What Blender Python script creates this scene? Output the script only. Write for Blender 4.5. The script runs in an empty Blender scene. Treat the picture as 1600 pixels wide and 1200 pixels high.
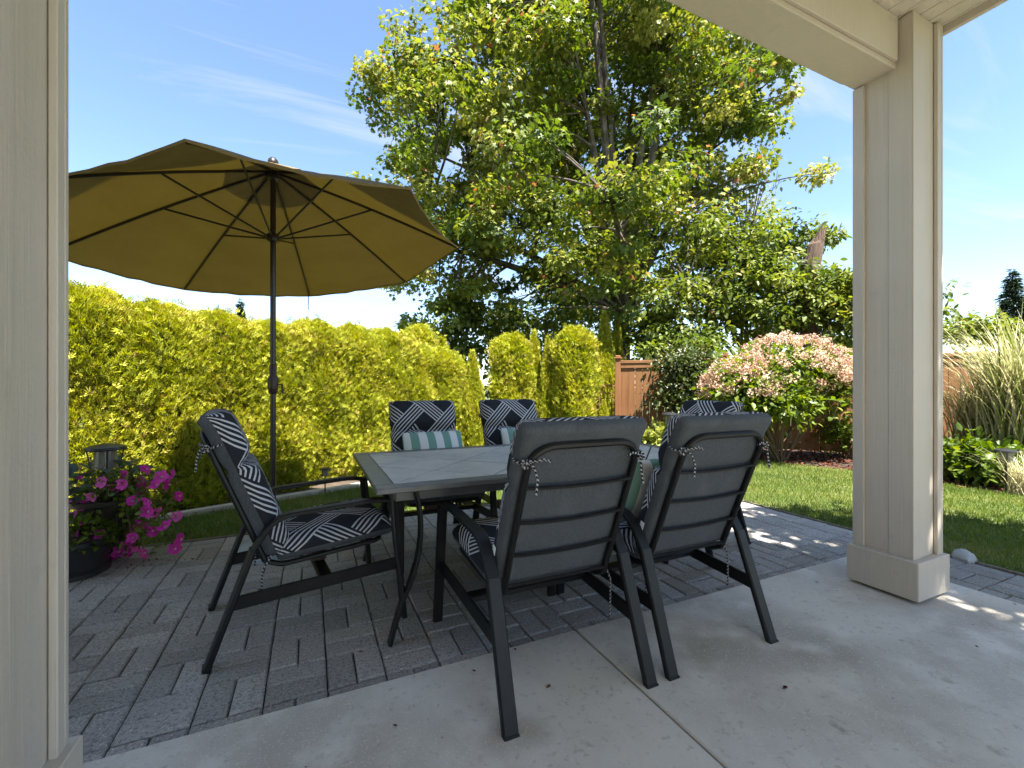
import bpy, math, random
import numpy as np
from mathutils import Vector, Matrix

random.seed(7)
rng = np.random.default_rng(11)
R = math.radians
scene = bpy.context.scene
col = scene.collection

# ------------------------------------------------------------------ camera
F_PX, CAM_H, HOR = 687.0, 1.2, 605.0
YAW = R(24.6)
cam_d = bpy.data.cameras.new("camera")
cam_d.sensor_width = 36.0
cam_d.lens = 36.0 * F_PX / 1600.0
cam_d.shift_y = (HOR - 600.0) / 1600.0
cam_d.clip_start = 0.02
cam_d.clip_end = 4000
cam = bpy.data.objects.new("camera", cam_d)
cam.location = (0, 0, CAM_H)
cam.rotation_euler = (R(90), 0, -YAW)
col.objects.link(cam)
scene.camera = cam

# ------------------------------------------------------------------ light
SUN_EL, SUN_AZ_FROM = R(65), R(172)      # the sun stands behind the house (-Y)
SKY_STRENGTH, SUN_STRENGTH, EXPOSURE = 0.074, 5.0, 2.26
world = bpy.data.worlds.new("World")
scene.world = world
world.use_nodes = True
wn, wl = world.node_tree.nodes, world.node_tree.links
bgn = wn["Background"]
sky = wn.new("ShaderNodeTexSky")
sky.sky_type = 'NISHITA'
sky.sun_disc = False
sky.sun_elevation = SUN_EL
sky.sun_rotation = SUN_AZ_FROM
sky.air_density, sky.dust_density, sky.ozone_density = 1.0, 0.1, 2.0
# thin cirrus, the same all over the sky
tc = wn.new("ShaderNodeTexCoord")
sep = wn.new("ShaderNodeSeparateXYZ")
wl.new(tc.outputs['Generated'], sep.inputs[0])
zc = wn.new("ShaderNodeMath"); zc.operation = 'MAXIMUM'; zc.inputs[1].default_value = 0.0
wl.new(sep.outputs['Z'], zc.inputs[0])
za = wn.new("ShaderNodeMath"); za.operation = 'ADD'; za.inputs[1].default_value = 0.12
wl.new(zc.outputs[0], za.inputs[0])
dv = wn.new("ShaderNodeVectorMath"); dv.operation = 'DIVIDE'
wl.new(tc.outputs['Generated'], dv.inputs[0])
cmb = wn.new("ShaderNodeCombineXYZ")
for i in range(3): wl.new(za.outputs[0], cmb.inputs[i])
wl.new(cmb.outputs[0], dv.inputs[1])
mp = wn.new("ShaderNodeMapping")
mp.inputs['Rotation'].default_value = (0, 0, R(35))
mp.inputs['Scale'].default_value = (0.55, 1.7, 0.0)
wl.new(dv.outputs[0], mp.inputs[0])
cn = wn.new("ShaderNodeTexNoise")
cn.inputs['Scale'].default_value = 1.5; cn.inputs['Detail'].default_value = 9
cn.inputs['Roughness'].default_value = 0.62; cn.inputs['Distortion'].default_value = 0.7
wl.new(mp.outputs[0], cn.inputs['Vector'])
cr = wn.new("ShaderNodeMapRange")
cr.inputs['From Min'].default_value = 0.49; cr.inputs['From Max'].default_value = 0.76
cr.inputs['To Max'].default_value = 0.85
wl.new(cn.outputs['Fac'], cr.inputs['Value'])
cm = wn.new("ShaderNodeMix"); cm.data_type = 'RGBA'
wl.new(cr.outputs[0], cm.inputs['Factor'])
wl.new(sky.outputs[0], cm.inputs['A'])
cm.inputs['B'].default_value = (2.9, 3.0, 3.2, 1)
wl.new(cm.outputs['Result'], bgn.inputs['Color'])
bgn.inputs['Strength'].default_value = SKY_STRENGTH

sun_d = bpy.data.lights.new("sun", 'SUN')
sun_d.energy = SUN_STRENGTH
sun_d.angle = R(0.53)
sun_d.color = (1.0, 0.95, 0.86)
sun = bpy.data.objects.new("sun", sun_d)
sun.rotation_euler = (R(90) - SUN_EL, 0, R(8))   # light travels towards +Y and down
sun.location = (0, -12, 20)
col.objects.link(sun)

scene.view_settings.view_transform = 'Standard'
scene.view_settings.look = 'None'
scene.view_settings.exposure = EXPOSURE
scene.view_settings.gamma = 1.0
scene.view_settings.use_curve_mapping = False
scene.render.engine = 'CYCLES'
scene.cycles.max_bounces = 8
scene.cycles.diffuse_bounces = 4
scene.cycles.use_denoising = True

# ------------------------------------------------------------------ helpers
CY, SY = math.cos(YAW), math.sin(YAW)
def c2w(X, Y, Z):
    """camera-aligned metres -> world (the patio's own axes)"""
    return Vector((CY * X + SY * Y, -SY * X + CY * Y, Z))
def gp(px, py, z=0.0):
    """photo pixel -> point on the level z"""
    Y = (CAM_H - z) * F_PX / (py - HOR)
    return c2w((px - 800) / F_PX * Y, Y, z)
def dp(px, py, Y):
    """photo pixel at a known distance"""
    return c2w((px - 800) / F_PX * Y, Y, CAM_H - (py - HOR) / F_PX * Y)

def link(o, parent=None):
    col.objects.link(o)
    if parent is not None: o.parent = parent
    return o
def tag(o, label=None, cat=None, group=None, kind=None):
    if label: o['label'] = label
    if cat: o['category'] = cat
    if group: o['group'] = group
    if kind: o['kind'] = kind
    return o
def thing(name, label, cat, loc=(0, 0, 0), rz=0.0, group=None):
    o = bpy.data.objects.new(name, None)
    o.empty_display_size = 0.1
    o.location = loc; o.rotation_euler = (0, 0, rz)
    link(o)
    return tag(o, label, cat, group)
def copy_tree(o, parent=None):
    c = o.copy(); col.objects.link(c)
    if parent is not None: c.parent = parent
    for ch in list(o.children): copy_tree(ch, c)
    return c

class MB:
    def __init__(s): s.v, s.f, s.m, s.uv = [], [], [], {}
    def add(s, vs, fs, mi=0):
        n = len(s.v); s.v += [tuple(p) for p in vs]
        for f in fs: s.f.append(tuple(i + n for i in f)); s.m.append(mi)
        return n
    def box(s, lo, hi, bev=0.0, mi=0, mat=None):
        (a, b, c), (d, e, f) = lo, hi
        if bev <= 0:
            vs = [(a,b,c),(d,b,c),(d,e,c),(a,e,c),(a,b,f),(d,b,f),(d,e,f),(a,e,f)]
            fs = [(3,2,1,0),(4,5,6,7),(0,1,5,4),(1,2,6,5),(2,3,7,6),(3,0,4,7)]
        else:
            k = bev; vs = []; fs = []
            for z, q in ((c, k), (c + k, 0), (f - k, 0), (f, k)):
                x0, x1, y0, y1 = a + q, d - q, b + q, e - q
                g = k if q == 0 else k * 0.5
                vs += [(x0+g,y0,z),(x1-g,y0,z),(x1,y0+g,z),(x1,y1-g,z),(x1-g,y1,z),(x0+g,y1,z),(x0,y1-g,z),(x0,y0+g,z)]
            fs.append(tuple(range(7, -1, -1))); fs.append(tuple(range(24, 32)))
            for r in range(3):
                for i in range(8):
                    j = (i + 1) % 8
                    fs.append((r*8+i, r*8+j, r*8+8+j, r*8+8+i))
        if mat is not None: vs = [mat @ Vector(p) for p in vs]
        return s.add(vs, fs, mi)
    def sweep(s, path, prof, side=None, mi=0, cap=True, scale=None):
        """sweep a closed 2-D profile [(a,b)] along path; a runs along 'side', b along the third axis"""
        P = [Vector(p) for p in path]; n = len(P); k = len(prof); vs = []
        prev = None
        for i in range(n):
            t = (P[min(i+1, n-1)] - P[max(i-1, 0)]).normalized()
            if side is not None: a = Vector(side); a = (a - t * a.dot(t)).normalized()
            else:
                if prev is None:
                    a = t.orthogonal().normalized()
                else: a = (prev - t * prev.dot(t)).normalized()
                prev = a
            b = t.cross(a)
            q = scale[i] if scale else 1.0
            vs += [P[i] + a * (u * q) + b * (w * q) for u, w in prof]
        fs = []
        for i in range(n - 1):
            for j in range(k):
                l = (j + 1) % k
                fs.append((i*k+j, i*k+l, (i+1)*k+l, (i+1)*k+j))
        if cap: fs.append(tuple(range(k-1, -1, -1))); fs.append(tuple((n-1)*k + j for j in range(k)))
        return s.add(vs, fs, mi)
    def tube(s, path, r, n=8, mi=0, scale=None, cap=True):
        prof = [(r*math.cos(2*math.pi*i/n), r*math.sin(2*math.pi*i/n)) for i in range(n)]
        return s.sweep(path, prof, None, mi, cap, scale)
    def strap(s, path, w, t, side, mi=0):
        b = min(w, t) * 0.22; w /= 2; t /= 2
        prof = [(-w+b,-t),(w-b,-t),(w,-t+b),(w,t-b),(w-b,t),(-w+b,t),(-w,t-b),(-w,-t+b)]
        return s.sweep(path, prof, side, mi)
    def lathe(s, prof, n=24, mi=0, c=(0, 0, 0)):
        vs = []; fs = []; m = len(prof)
        for r, z in prof:
            for i in range(n):
                a = 2*math.pi*i/n; vs.append((c[0]+r*math.cos(a), c[1]+r*math.sin(a), c[2]+z))
        for i in range(m-1):
            for j in range(n):
                l = (j+1) % n; fs.append((i*n+j, i*n+l, (i+1)*n+l, (i+1)*n+j))
        fs.append(tuple(range(n-1, -1, -1))); fs.append(tuple((m-1)*n+j for j in range(n)))
        return s.add(vs, fs, mi)
    def mesh(s, name, mats, smooth=False, angle=40):
        me = bpy.data.meshes.new(name)
        me.from_pydata(s.v, [], s.f)
        for m in (mats if isinstance(mats, (list, tuple)) else [mats]): me.materials.append(m)
        if any(s.m): me.polygons.foreach_set('material_index', s.m)
        if smooth:
            me.polygons.foreach_set('use_smooth', [True]*len(me.polygons))
            me.set_sharp_from_angle(angle=R(angle))
        me.update()
        return me
    def build(s, name, mats, parent=None, smooth=False, angle=40):
        return link(bpy.data.objects.new(name, s.mesh(name, mats, smooth, angle)), parent)

def bez(p0, p1, p2, n=8):
    p0, p1, p2 = Vector(p0), Vector(p1), Vector(p2)
    return [p0*(1-t)**2 + p1*2*t*(1-t) + p2*t*t for t in (i/n for i in range(n+1))]
def rounded(pts, r, n=5):
    """polyline with its inner corners rounded"""
    P = [Vector(p) for p in pts]; out = [P[0]]
    for i in range(1, len(P)-1):
        a = (P[i-1]-P[i]); b = (P[i+1]-P[i]); q = min(r, a.length*.45, b.length*.45)
        out += bez(P[i]+a.normalized()*q, P[i], P[i]+b.normalized()*q, n)
    return out + [P[-1]]

def fast_mesh(name, V, Fc, mats, tint=None, midx=None, smooth=False):
    """numpy verts (n,3) and faces (m,k)"""
    me = bpy.data.meshes.new(name)
    V = np.ascontiguousarray(V, dtype=np.float32); Fc = np.ascontiguousarray(Fc, dtype=np.int32)
    m, k = Fc.shape
    me.vertices.add(len(V)); me.vertices.foreach_set('co', V.ravel())
    me.loops.add(m*k); me.loops.foreach_set('vertex_index', Fc.ravel())
    me.polygons.add(m)
    me.polygons.foreach_set('loop_start', np.arange(0, m*k, k, dtype=np.int32))
    for mt in (mats if isinstance(mats, (list, tuple)) else [mats]): me.materials.append(mt)
    if midx is not None: me.polygons.foreach_set('material_index', np.asarray(midx, dtype=np.int32))
    if smooth: me.polygons.foreach_set('use_smooth', np.ones(m, dtype=bool))
    me.update(calc_edges=True)
    if tint is not None:
        at = me.attributes.new('tint', 'FLOAT', 'FACE')
        at.data.foreach_set('value', np.asarray(tint, dtype=np.float32))
    return me

def norm(a): return a / np.maximum(np.linalg.norm(a, axis=-1, keepdims=True), 1e-9)
def scatter(tv, tf, pos, d, n, size, tint):
    """copies of a leaf template (tip +y, face +z) at pos, tip along d, face towards n"""
    d = norm(d); x = norm(np.cross(d, n)); z = np.cross(x, d)
    tv = np.asarray(tv, float); tf = np.asarray(tf, int); k = len(tv); N = len(pos)
    V = (tv[None,:,0:1]*x[:,None,:] + tv[None,:,1:2]*d[:,None,:] + tv[None,:,2:3]*z[:,None,:]) * np.reshape(size, (-1,1,1)) + pos[:,None,:]
    Fc = tf[None] + (np.arange(N)*k)[:,None,None]
    return V.reshape(-1,3), Fc.reshape(-1, tf.shape[1]), np.repeat(tint, len(tf))
def rdir(n):
    return norm(rng.normal(size=(n,3)))

# ------------------------------------------------------------------ materials
def mat(name, base, rough=0.7, metal=0.0, spec=0.5, noise=None, bump=None, coord='Object'):
    """noise = [(scale, colour2, lo, hi, detail)], bump = [(scale, strength, distance)]"""
    m = bpy.data.materials.new(name); m.use_nodes = True
    nt = m.node_tree; N, L = nt.nodes, nt.links
    p = N["Principled BSDF"]
    p.inputs['Roughness'].default_value = rough; p.inputs['Metallic'].default_value = metal
    p.inputs['Specular IOR Level'].default_value = spec
    c = N.new('ShaderNodeTexCoord'); out = None
    rgb = N.new('ShaderNodeRGB'); rgb.outputs[0].default_value = (*base, 1); out = rgb.outputs[0]
    for sc, c2, lo, hi, det in (noise or []):
        t = N.new('ShaderNodeTexNoise'); t.inputs['Detail'].default_value = det
        if isinstance(sc, tuple):
            mpn = N.new('ShaderNodeMapping'); mpn.inputs['Scale'].default_value = sc
            L.new(c.outputs[coord], mpn.inputs[0]); L.new(mpn.outputs[0], t.inputs['Vector']); t.inputs['Scale'].default_value = 1
        else:
            t.inputs['Scale'].default_value = sc; L.new(c.outputs[coord], t.inputs['Vector'])
        r = N.new('ShaderNodeMapRange'); r.inputs['From Min'].default_value = lo; r.inputs['From Max'].default_value = hi
        L.new(t.outputs['Fac'], r.inputs['Value'])
        x = N.new('ShaderNodeMix'); x.data_type = 'RGBA'
        L.new(r.outputs[0], x.inputs['Factor']); L.new(out, x.inputs['A']); x.inputs['B'].default_value = (*c2, 1)
        out = x.outputs['Result']
    L.new(out, p.inputs['Base Color'])
    prev = None
    for sc, st, dist in (bump or []):
        t = N.new('ShaderNodeTexNoise'); t.inputs['Detail'].default_value = 4
        if isinstance(sc, tuple):
            mpn = N.new('ShaderNodeMapping'); mpn.inputs['Scale'].default_value = sc
            L.new(c.outputs[coord], mpn.inputs[0]); L.new(mpn.outputs[0], t.inputs['Vector']); t.inputs['Scale'].default_value = 1
        else:
            t.inputs['Scale'].default_value = sc; L.new(c.outputs[coord], t.inputs['Vector'])
        b = N.new('ShaderNodeBump'); b.inputs['Strength'].default_value = st; b.inputs['Distance'].default_value = dist
        L.new(t.outputs['Fac'], b.inputs['Height'])
        if prev is not None: L.new(prev, b.inputs['Normal'])
        prev = b.outputs[0]
    if prev is not None: L.new(prev, p.inputs['Normal'])
    return m

def leaf_mat(name, stops, trans=0.35, rough=0.5, spec=0.3):
    """colour from the per-leaf 'tint' value; thin leaf that lets some light through"""
    m = bpy.data.materials.new(name); m.use_nodes = True
    N, L = m.node_tree.nodes, m.node_tree.links
    p = N["Principled BSDF"]; o = N["Material Output"]
    a = N.new('ShaderNodeAttribute'); a.attribute_name = 'tint'
    r = N.new('ShaderNodeValToRGB')
    el = r.color_ramp.elements
    while len(el) < len(stops): el.new(0.5)
    for e, (q, c) in zip(el, stops): e.position = q; e.color = (*c, 1)
    L.new(a.outputs['Fac'], r.inputs[0]); L.new(r.outputs[0], p.inputs['Base Color'])
    p.inputs['Roughness'].default_value = rough; p.inputs['Specular IOR Level'].default_value = spec
    t = N.new('ShaderNodeBsdfTranslucent')
    hs = N.new('ShaderNodeHueSaturation'); hs.inputs['Saturation'].default_value = 1.15; hs.inputs['Value'].default_value = 1.25
    L.new(r.outputs[0], hs.inputs['Color']); L.new(hs.outputs[0], t.inputs['Color'])
    x = N.new('ShaderNodeMixShader'); x.inputs[0].default_value = trans
    L.new(p.outputs[0], x.inputs[1]); L.new(t.outputs[0], x.inputs[2]); L.new(x.outputs[0], o.inputs['Surface'])
    return m

M = {}
M['paint'] = mat('taupe_paint', (0.51, 0.445, 0.37), 0.55, noise=[((45,45,1.3), (0.48,0.42,0.348), .40, .70, 6), (2.2, (0.545,0.478,0.40), .45, .8, 3), (7, (0.42,0.365,0.30), .66, .80, 6)],
                 bump=[((110,110,2.5), .45, .004), (60, .3, .003), (2.5, .3, .02)])
M['soffit'] = mat('soffit_vinyl', (0.62, 0.56, 0.48), 0.5, noise=[(4, (0.57,0.515,0.44), .4, .7, 3)])
M['concrete'] = mat('concrete', (0.60, 0.55, 0.475), 0.85, noise=[(1.1, (0.40,0.355,0.295), .40, .62, 9), (5.0, (0.64,0.59,0.51), .48, .70, 9), (2.3, (0.36,0.30,0.235), .58, .74, 8), (38, (0.42,0.37,0.31), .58, .75, 4), (160, (0.68,0.63,0.56), .6, .72, 2), (7, (0.26,0.225,0.185), .68, .80, 6)],
                    bump=[(120, .35, .003), (14, .2, .006)])
M['paver'] = mat('aggregate_paver', (0.36, 0.33, 0.295), 0.85, noise=[(1.6, (0.27,0.247,0.222), .4, .7, 5), (90, (0.20,0.183,0.165), .48, .62, 3), (150, (0.62,0.58,0.53), .64, .69, 2), (0.9, (0.15,0.12,0.095), .55, .75, 4)],
                 bump=[(150, .55, .004), (35, .2, .004)], coord='Generated')
# aggregate must be in metres, not per-brick: use world position
def world_coords(m):
    N, L = m.node_tree.nodes, m.node_tree.links
    g = N.new('ShaderNodeNewGeometry')
    for l in list(L):
        if l.from_node.type == 'TEX_COORD': L.new(g.outputs['Position'], l.to_socket)
world_coords(M['paver'])
def piece_tone(m, lo, hi):
    """each piece a slightly different batch tone"""
    N, L = m.node_tree.nodes, m.node_tree.links; p = N["Principled BSDF"]; src = p.inputs['Base Color'].links[0].from_socket
    oi = N.new('ShaderNodeObjectInfo'); mr = N.new('ShaderNodeMapRange'); mr.inputs['To Min'].default_value = lo; mr.inputs['To Max'].default_value = hi
    L.new(oi.outputs['Random'], mr.inputs['Value']); hs = N.new('ShaderNodeHueSaturation'); L.new(src, hs.inputs['Color']); L.new(mr.outputs[0], hs.inputs['Value'])
    L.new(hs.outputs[0], p.inputs['Base Color'])
piece_tone(M['paver'], .80, 1.14)
M['joint'] = mat('joint_sand', (0.055, 0.048, 0.04), 0.95, noise=[(60, (0.08,0.07,0.055), .5, .7, 3)], bump=[(90, .6, .004)])
M['soil'] = mat('bed_soil', (0.05, 0.035, 0.025), 0.95, noise=[(8, (0.085,0.06,0.04), .45, .7, 5)], bump=[(30, .8, .02)])
M['ground'] = mat('far_ground', (0.06, 0.085, 0.03), 0.95, noise=[(.5, (0.09,0.10,0.04), .4, .7, 5)])
M['lawn'] = mat('lawn_ground', (0.085, 0.115, 0.028), 0.95, noise=[(1.5, (0.14,0.15,0.05), .42, .7, 5), (22, (0.06,0.085,0.02), .5, .7, 3)], bump=[(60, .8, .015)])
M['kerb'] = mat('kerb_concrete', (0.45, 0.41, 0.34), 0.85, noise=[(6, (0.33,0.3,0.25), .4, .7, 5)], bump=[(60, .4, .004)])
M['edging'] = mat('weathered_edging', (0.16, 0.13, 0.10), 0.85, noise=[((2,40,40), (0.25,0.21,0.16), .4, .7, 4)])
M['black_metal'] = mat('black_powdercoat', (0.006, 0.006, 0.0065), 0.45, spec=.3, noise=[(14, (0.011,0.011,0.012), .45, .75, 4)], bump=[(160, .12, .001)])
M['wear'] = mat('rusty_bracket', (0.09, 0.05, 0.03), 0.7, noise=[(25, (0.03,0.025,0.022), .4, .6, 4)])
M['table_metal'] = mat('table_frame', (0.12, 0.12, 0.12), 0.38, noise=[(10, (0.15,0.15,0.15), .4, .7, 3)])
M['tile'] = mat('slate_tile', (0.58, 0.545, 0.485), 0.5, noise=[(5, (0.46,0.44,0.40), .4, .7, 6), (24, (0.62,0.59,0.53), .5, .75, 5)], bump=[(20, .08, .003)])
world_coords(M['tile']); piece_tone(M['tile'], .93, 1.05)
M['grout'] = mat('grout', (0.05, 0.05, 0.05), 0.8)
M['charcoal'] = mat('charcoal_fabric', (0.078, 0.084, 0.092), 0.9, spec=.2, noise=[((260,260,8), (0.058,0.063,0.07), .42, .6, 2), (6, (0.10,0.106,0.115), .5, .8, 4)], bump=[(350, .3, .001), (9, .35, .012)])
M['white'] = mat('white_tag', (0.75, 0.75, 0.73), 0.8)
M['cedar_wood'] = mat('cedar_fence', (0.24, 0.105, 0.036), 0.8, noise=[((14,14,1.2), (0.165,0.068,0.024), .4, .68, 6), (1.5, (0.28,0.135,0.055), .45, .75, 3)], bump=[((70,70,3), .3, .003)])
M['bark'] = mat('bark', (0.10, 0.08, 0.06), 0.95, noise=[((9,9,2), (0.045,0.036,0.028), .4, .62, 6), (3, (0.17,0.15,0.12), .5, .75, 4)], bump=[((22,22,5), .9, .03)])
M['snag'] = mat('dead_wood', (0.13, 0.08, 0.055), 0.9, noise=[((12,12,1.5), (0.07,0.045,0.03), .4, .62, 6)], bump=[((30,30,3), .9, .04)])
M['stem'] = mat('stem', (0.13, 0.09, 0.05), 0.9)
M['pot_brown'] = mat('brown_planter', (0.035, 0.026, 0.02), 0.45, noise=[(5, (0.055,0.042,0.034), .4, .7, 4)])
M['pot_black'] = mat('black_planter', (0.016, 0.016, 0.018), 0.45, noise=[(6, (0.03,0.03,0.032), .4, .7, 4)])
M['base_plastic'] = mat('umbrella_base', (0.30, 0.34, 0.38), 0.5, noise=[(7, (0.20,0.23,0.26), .4, .7, 5)])
M['pole'] = mat('bronze_pole', (0.022, 0.016, 0.013), 0.35)
M['crank'] = mat('bronze_crank', (0.035, 0.016, 0.012), 0.45)
M['lamp_black'] = mat('lamp_black', (0.02, 0.021, 0.024), 0.35)
M['lamp_glass'] = mat('lamp_glass', (0.16, 0.155, 0.13), 0.12)
M['stone'] = mat('pale_stone', (0.40, 0.38, 0.35), 0.85, noise=[(9, (0.26,0.25,0.23), .45, .7, 5)], bump=[(14, .6, .02)])
M['house'] = mat('house_siding', (0.62, 0.56, 0.48), 0.7)
M['roofing'] = mat('roof_shingle', (0.07, 0.065, 0.06), 0.9, noise=[(9, (0.10,0.095,0.09), .4, .7, 4)])
M['glass'] = mat('window_glass', (0.02, 0.025, 0.03), 0.05)
M['mulch'] = leaf_mat('red_mulch', [(0, (0.05,0.018,0.012)), (.6, (0.10,0.034,0.022)), (1, (0.17,0.075,0.05))], 0.0, 0.9, .1)
M['arbor'] = leaf_mat('cedar_foliage', [(0, (0.17,0.20,0.016)), (.45, (0.34,0.365,0.026)), (.85, (0.47,0.455,0.055)), (1, (0.40,0.29,0.08))], 0.35, .55, .25)
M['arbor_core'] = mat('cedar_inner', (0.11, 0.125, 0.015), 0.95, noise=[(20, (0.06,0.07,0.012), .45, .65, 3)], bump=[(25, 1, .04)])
M['maple'] = leaf_mat('maple_leaf', [(0, (0.05,0.085,0.016)), (.45, (0.12,0.165,0.026)), (.72, (0.26,0.27,0.045)), (.9, (0.40,0.37,0.13)), (.95, (0.34,0.19,0.09)), (1, (0.30,0.11,0.055))], 0.38, .5, .35)
M['leaf_mid'] = leaf_mat('broad_leaf', [(0, (0.05,0.08,0.014)), (.5, (0.13,0.17,0.028)), (.85, (0.25,0.265,0.045)), (1, (0.30,0.25,0.07))], 0.38, .5, .35)
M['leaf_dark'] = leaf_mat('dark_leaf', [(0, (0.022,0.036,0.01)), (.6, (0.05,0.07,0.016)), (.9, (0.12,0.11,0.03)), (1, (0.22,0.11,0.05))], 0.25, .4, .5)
M['conifer'] = leaf_mat('conifer_needle', [(0, (0.012,0.025,0.012)), (1, (0.035,0.06,0.025))], 0.1, .6, .3)
M['hydra'] = leaf_mat('shrub_leaf', [(0, (0.045,0.085,0.012)), (.5, (0.12,0.175,0.02)), (1, (0.25,0.27,0.04))], 0.4, .45, .4)
M['bloom'] = leaf_mat('pink_bloom', [(0, (0.44,0.24,0.17)), (.5, (0.56,0.38,0.28)), (1, (0.66,0.52,0.41))], 0.3, .7, .2)
M['petunia'] = leaf_mat('petunia_petal', [(0, (0.66,0.05,0.42)), (.6, (0.80,0.10,0.52)), (.86, (0.86,0.24,0.60)), (1, (0.78,0.50,0.62))], 0.35, .6, .2)
M['grass'] = leaf_mat('grass_blade', [(0, (0.07,0.115,0.018)), (.55, (0.135,0.185,0.03)), (.9, (0.24,0.255,0.06)), (1, (0.34,0.29,0.13))], 0.35, .5, .3)
M['miscanthus'] = leaf_mat('striped_grass', [(0, (0.09,0.13,0.03)), (.4, (0.22,0.24,0.08)), (.7, (0.46,0.43,0.24)), (1, (0.60,0.54,0.38))], 0.35, .5, .3)
M['hosta'] = leaf_mat('variegated_leaf', [(0, (0.04,0.07,0.045)), (.6, (0.09,0.125,0.095)), (1, (0.20,0.25,0.22))], 0.25, .45, .4)
M['lime'] = leaf_mat('lime_leaf', [(0, (0.15,0.19,0.03)), (1, (0.36,0.38,0.10))], 0.35, .5, .3)

def canopy_mat():
    m = mat('olive_canvas', (0.19, 0.14, 0.062), 0.85, spec=.15, noise=[((2,2,9), (0.16,0.115,0.05), .4, .7, 4)], bump=[(300, .2, .001), (7, .6, .03)])
    N, L = m.node_tree.nodes, m.node_tree.links
    p = N["Principled BSDF"]; o = N["Material Output"]
    t = N.new('ShaderNodeBsdfTranslucent'); t.inputs['Color'].default_value = (0.30, 0.21, 0.02, 1)
    x = N.new('ShaderNodeMixShader'); x.inputs[0].default_value = 0.035
    L.new(p.outputs[0], x.inputs[1]); L.new(t.outputs[0], x.inputs[2]); L.new(x.outputs[0], o.inputs['Surface'])
    return m
M['canopy'] = canopy_mat()

def mth(N, L, op, a, b=None, c=None):
    n = N.new('ShaderNodeMath'); n.operation = op
    for i, v in enumerate((a, b, c)):
        if v is None: continue
        if isinstance(v, (int, float)): n.inputs[i].default_value = v
        else: L.new(v, n.inputs[i])
    return n.outputs[0]
def weave_mat():
    """woven bands of five pale stripes on black, diagonal, in metres of the cushion's own UV"""
    m = bpy.data.materials.new('woven_stripe_fabric'); m.use_nodes = True
    N, L = m.node_tree.nodes, m.node_tree.links; p = N["Principled BSDF"]
    uv = N.new('ShaderNodeUVMap'); uv.uv_map = 'UVMap'
    s = N.new('ShaderNodeSeparateXYZ'); L.new(uv.outputs[0], s.inputs[0])
    P = 0.235; k = 1/(math.sqrt(2)*P)
    pp = mth(N, L, 'MULTIPLY', mth(N, L, 'ADD', s.outputs[0], s.outputs[1]), k)
    qq = mth(N, L, 'MULTIPLY', mth(N, L, 'SUBTRACT', s.outputs[0], s.outputs[1]), k)
    pp = mth(N, L, 'ADD', pp, 20.25); qq = mth(N, L, 'ADD', qq, 20.25)
    fp, fq = mth(N, L, 'FRACT', pp), mth(N, L, 'FRACT', qq)
    inA = mth(N, L, 'LESS_THAN', fp, 0.5); inB = mth(N, L, 'LESS_THAN', fq, 0.5)
    par = mth(N, L, 'MODULO', mth(N, L, 'ADD', mth(N, L, 'FLOOR', pp), mth(N, L, 'FLOOR', qq)), 2.0)
    par = mth(N, L, 'GREATER_THAN', par, 0.5)
    def stripes(f): return mth(N, L, 'GREATER_THAN', mth(N, L, 'FRACT', mth(N, L, 'ADD', mth(N, L, 'MULTIPLY', f, 10.0), .0)), 0.60)
    sA, sB = mth(N, L, 'MULTIPLY', stripes(fp), inA), mth(N, L, 'MULTIPLY', stripes(fq), inB)
    nb = mth(N, L, 'SUBTRACT', 1.0, inB); na = mth(N, L, 'SUBTRACT', 1.0, inA); npar = mth(N, L, 'SUBTRACT', 1.0, par)
    visA = mth(N, L, 'MAXIMUM', nb, par); visB = mth(N, L, 'MAXIMUM', na, npar)
    w = mth(N, L, 'MAXIMUM', mth(N, L, 'MULTIPLY', sA, visA), mth(N, L, 'MULTIPLY', sB, visB))
    t = N.new('ShaderNodeTexNoise'); t.inputs['Scale'].default_value = 500; t.inputs['Detail'].default_value = 2
    x = N.new('ShaderNodeMix'); x.data_type = 'RGBA'
    L.new(w, x.inputs['Factor']); x.inputs['A'].default_value = (0.022, 0.023, 0.028, 1); x.inputs['B'].default_value = (0.52, 0.51, 0.52, 1)
    hs = N.new('ShaderNodeHueSaturation'); L.new(x.outputs['Result'], hs.inputs['Color'])
    L.new(mth(N, L, 'ADD', mth(N, L, 'MULTIPLY', t.outputs['Fac'], .5), .75), hs.inputs['Value'])
    L.new(hs.outputs[0], p.inputs['Base Color']); p.inputs['Roughness'].default_value = 0.9
    p.inputs['Specular IOR Level'].default_value = .2
    b = N.new('ShaderNodeBump'); b.inputs['Strength'].default_value = .35; b.inputs['Distance'].default_value = .012
    t2 = N.new('ShaderNodeTexNoise'); t2.inputs['Scale'].default_value = 11
    c = N.new('ShaderNodeTexCoord'); L.new(c.outputs['Object'], t2.inputs['Vector'])
    L.new(t2.outputs['Fac'], b.inputs['Height']); L.new(b.outputs[0], p.inputs['Normal'])
    return m
M['weave'] = weave_mat()
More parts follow.
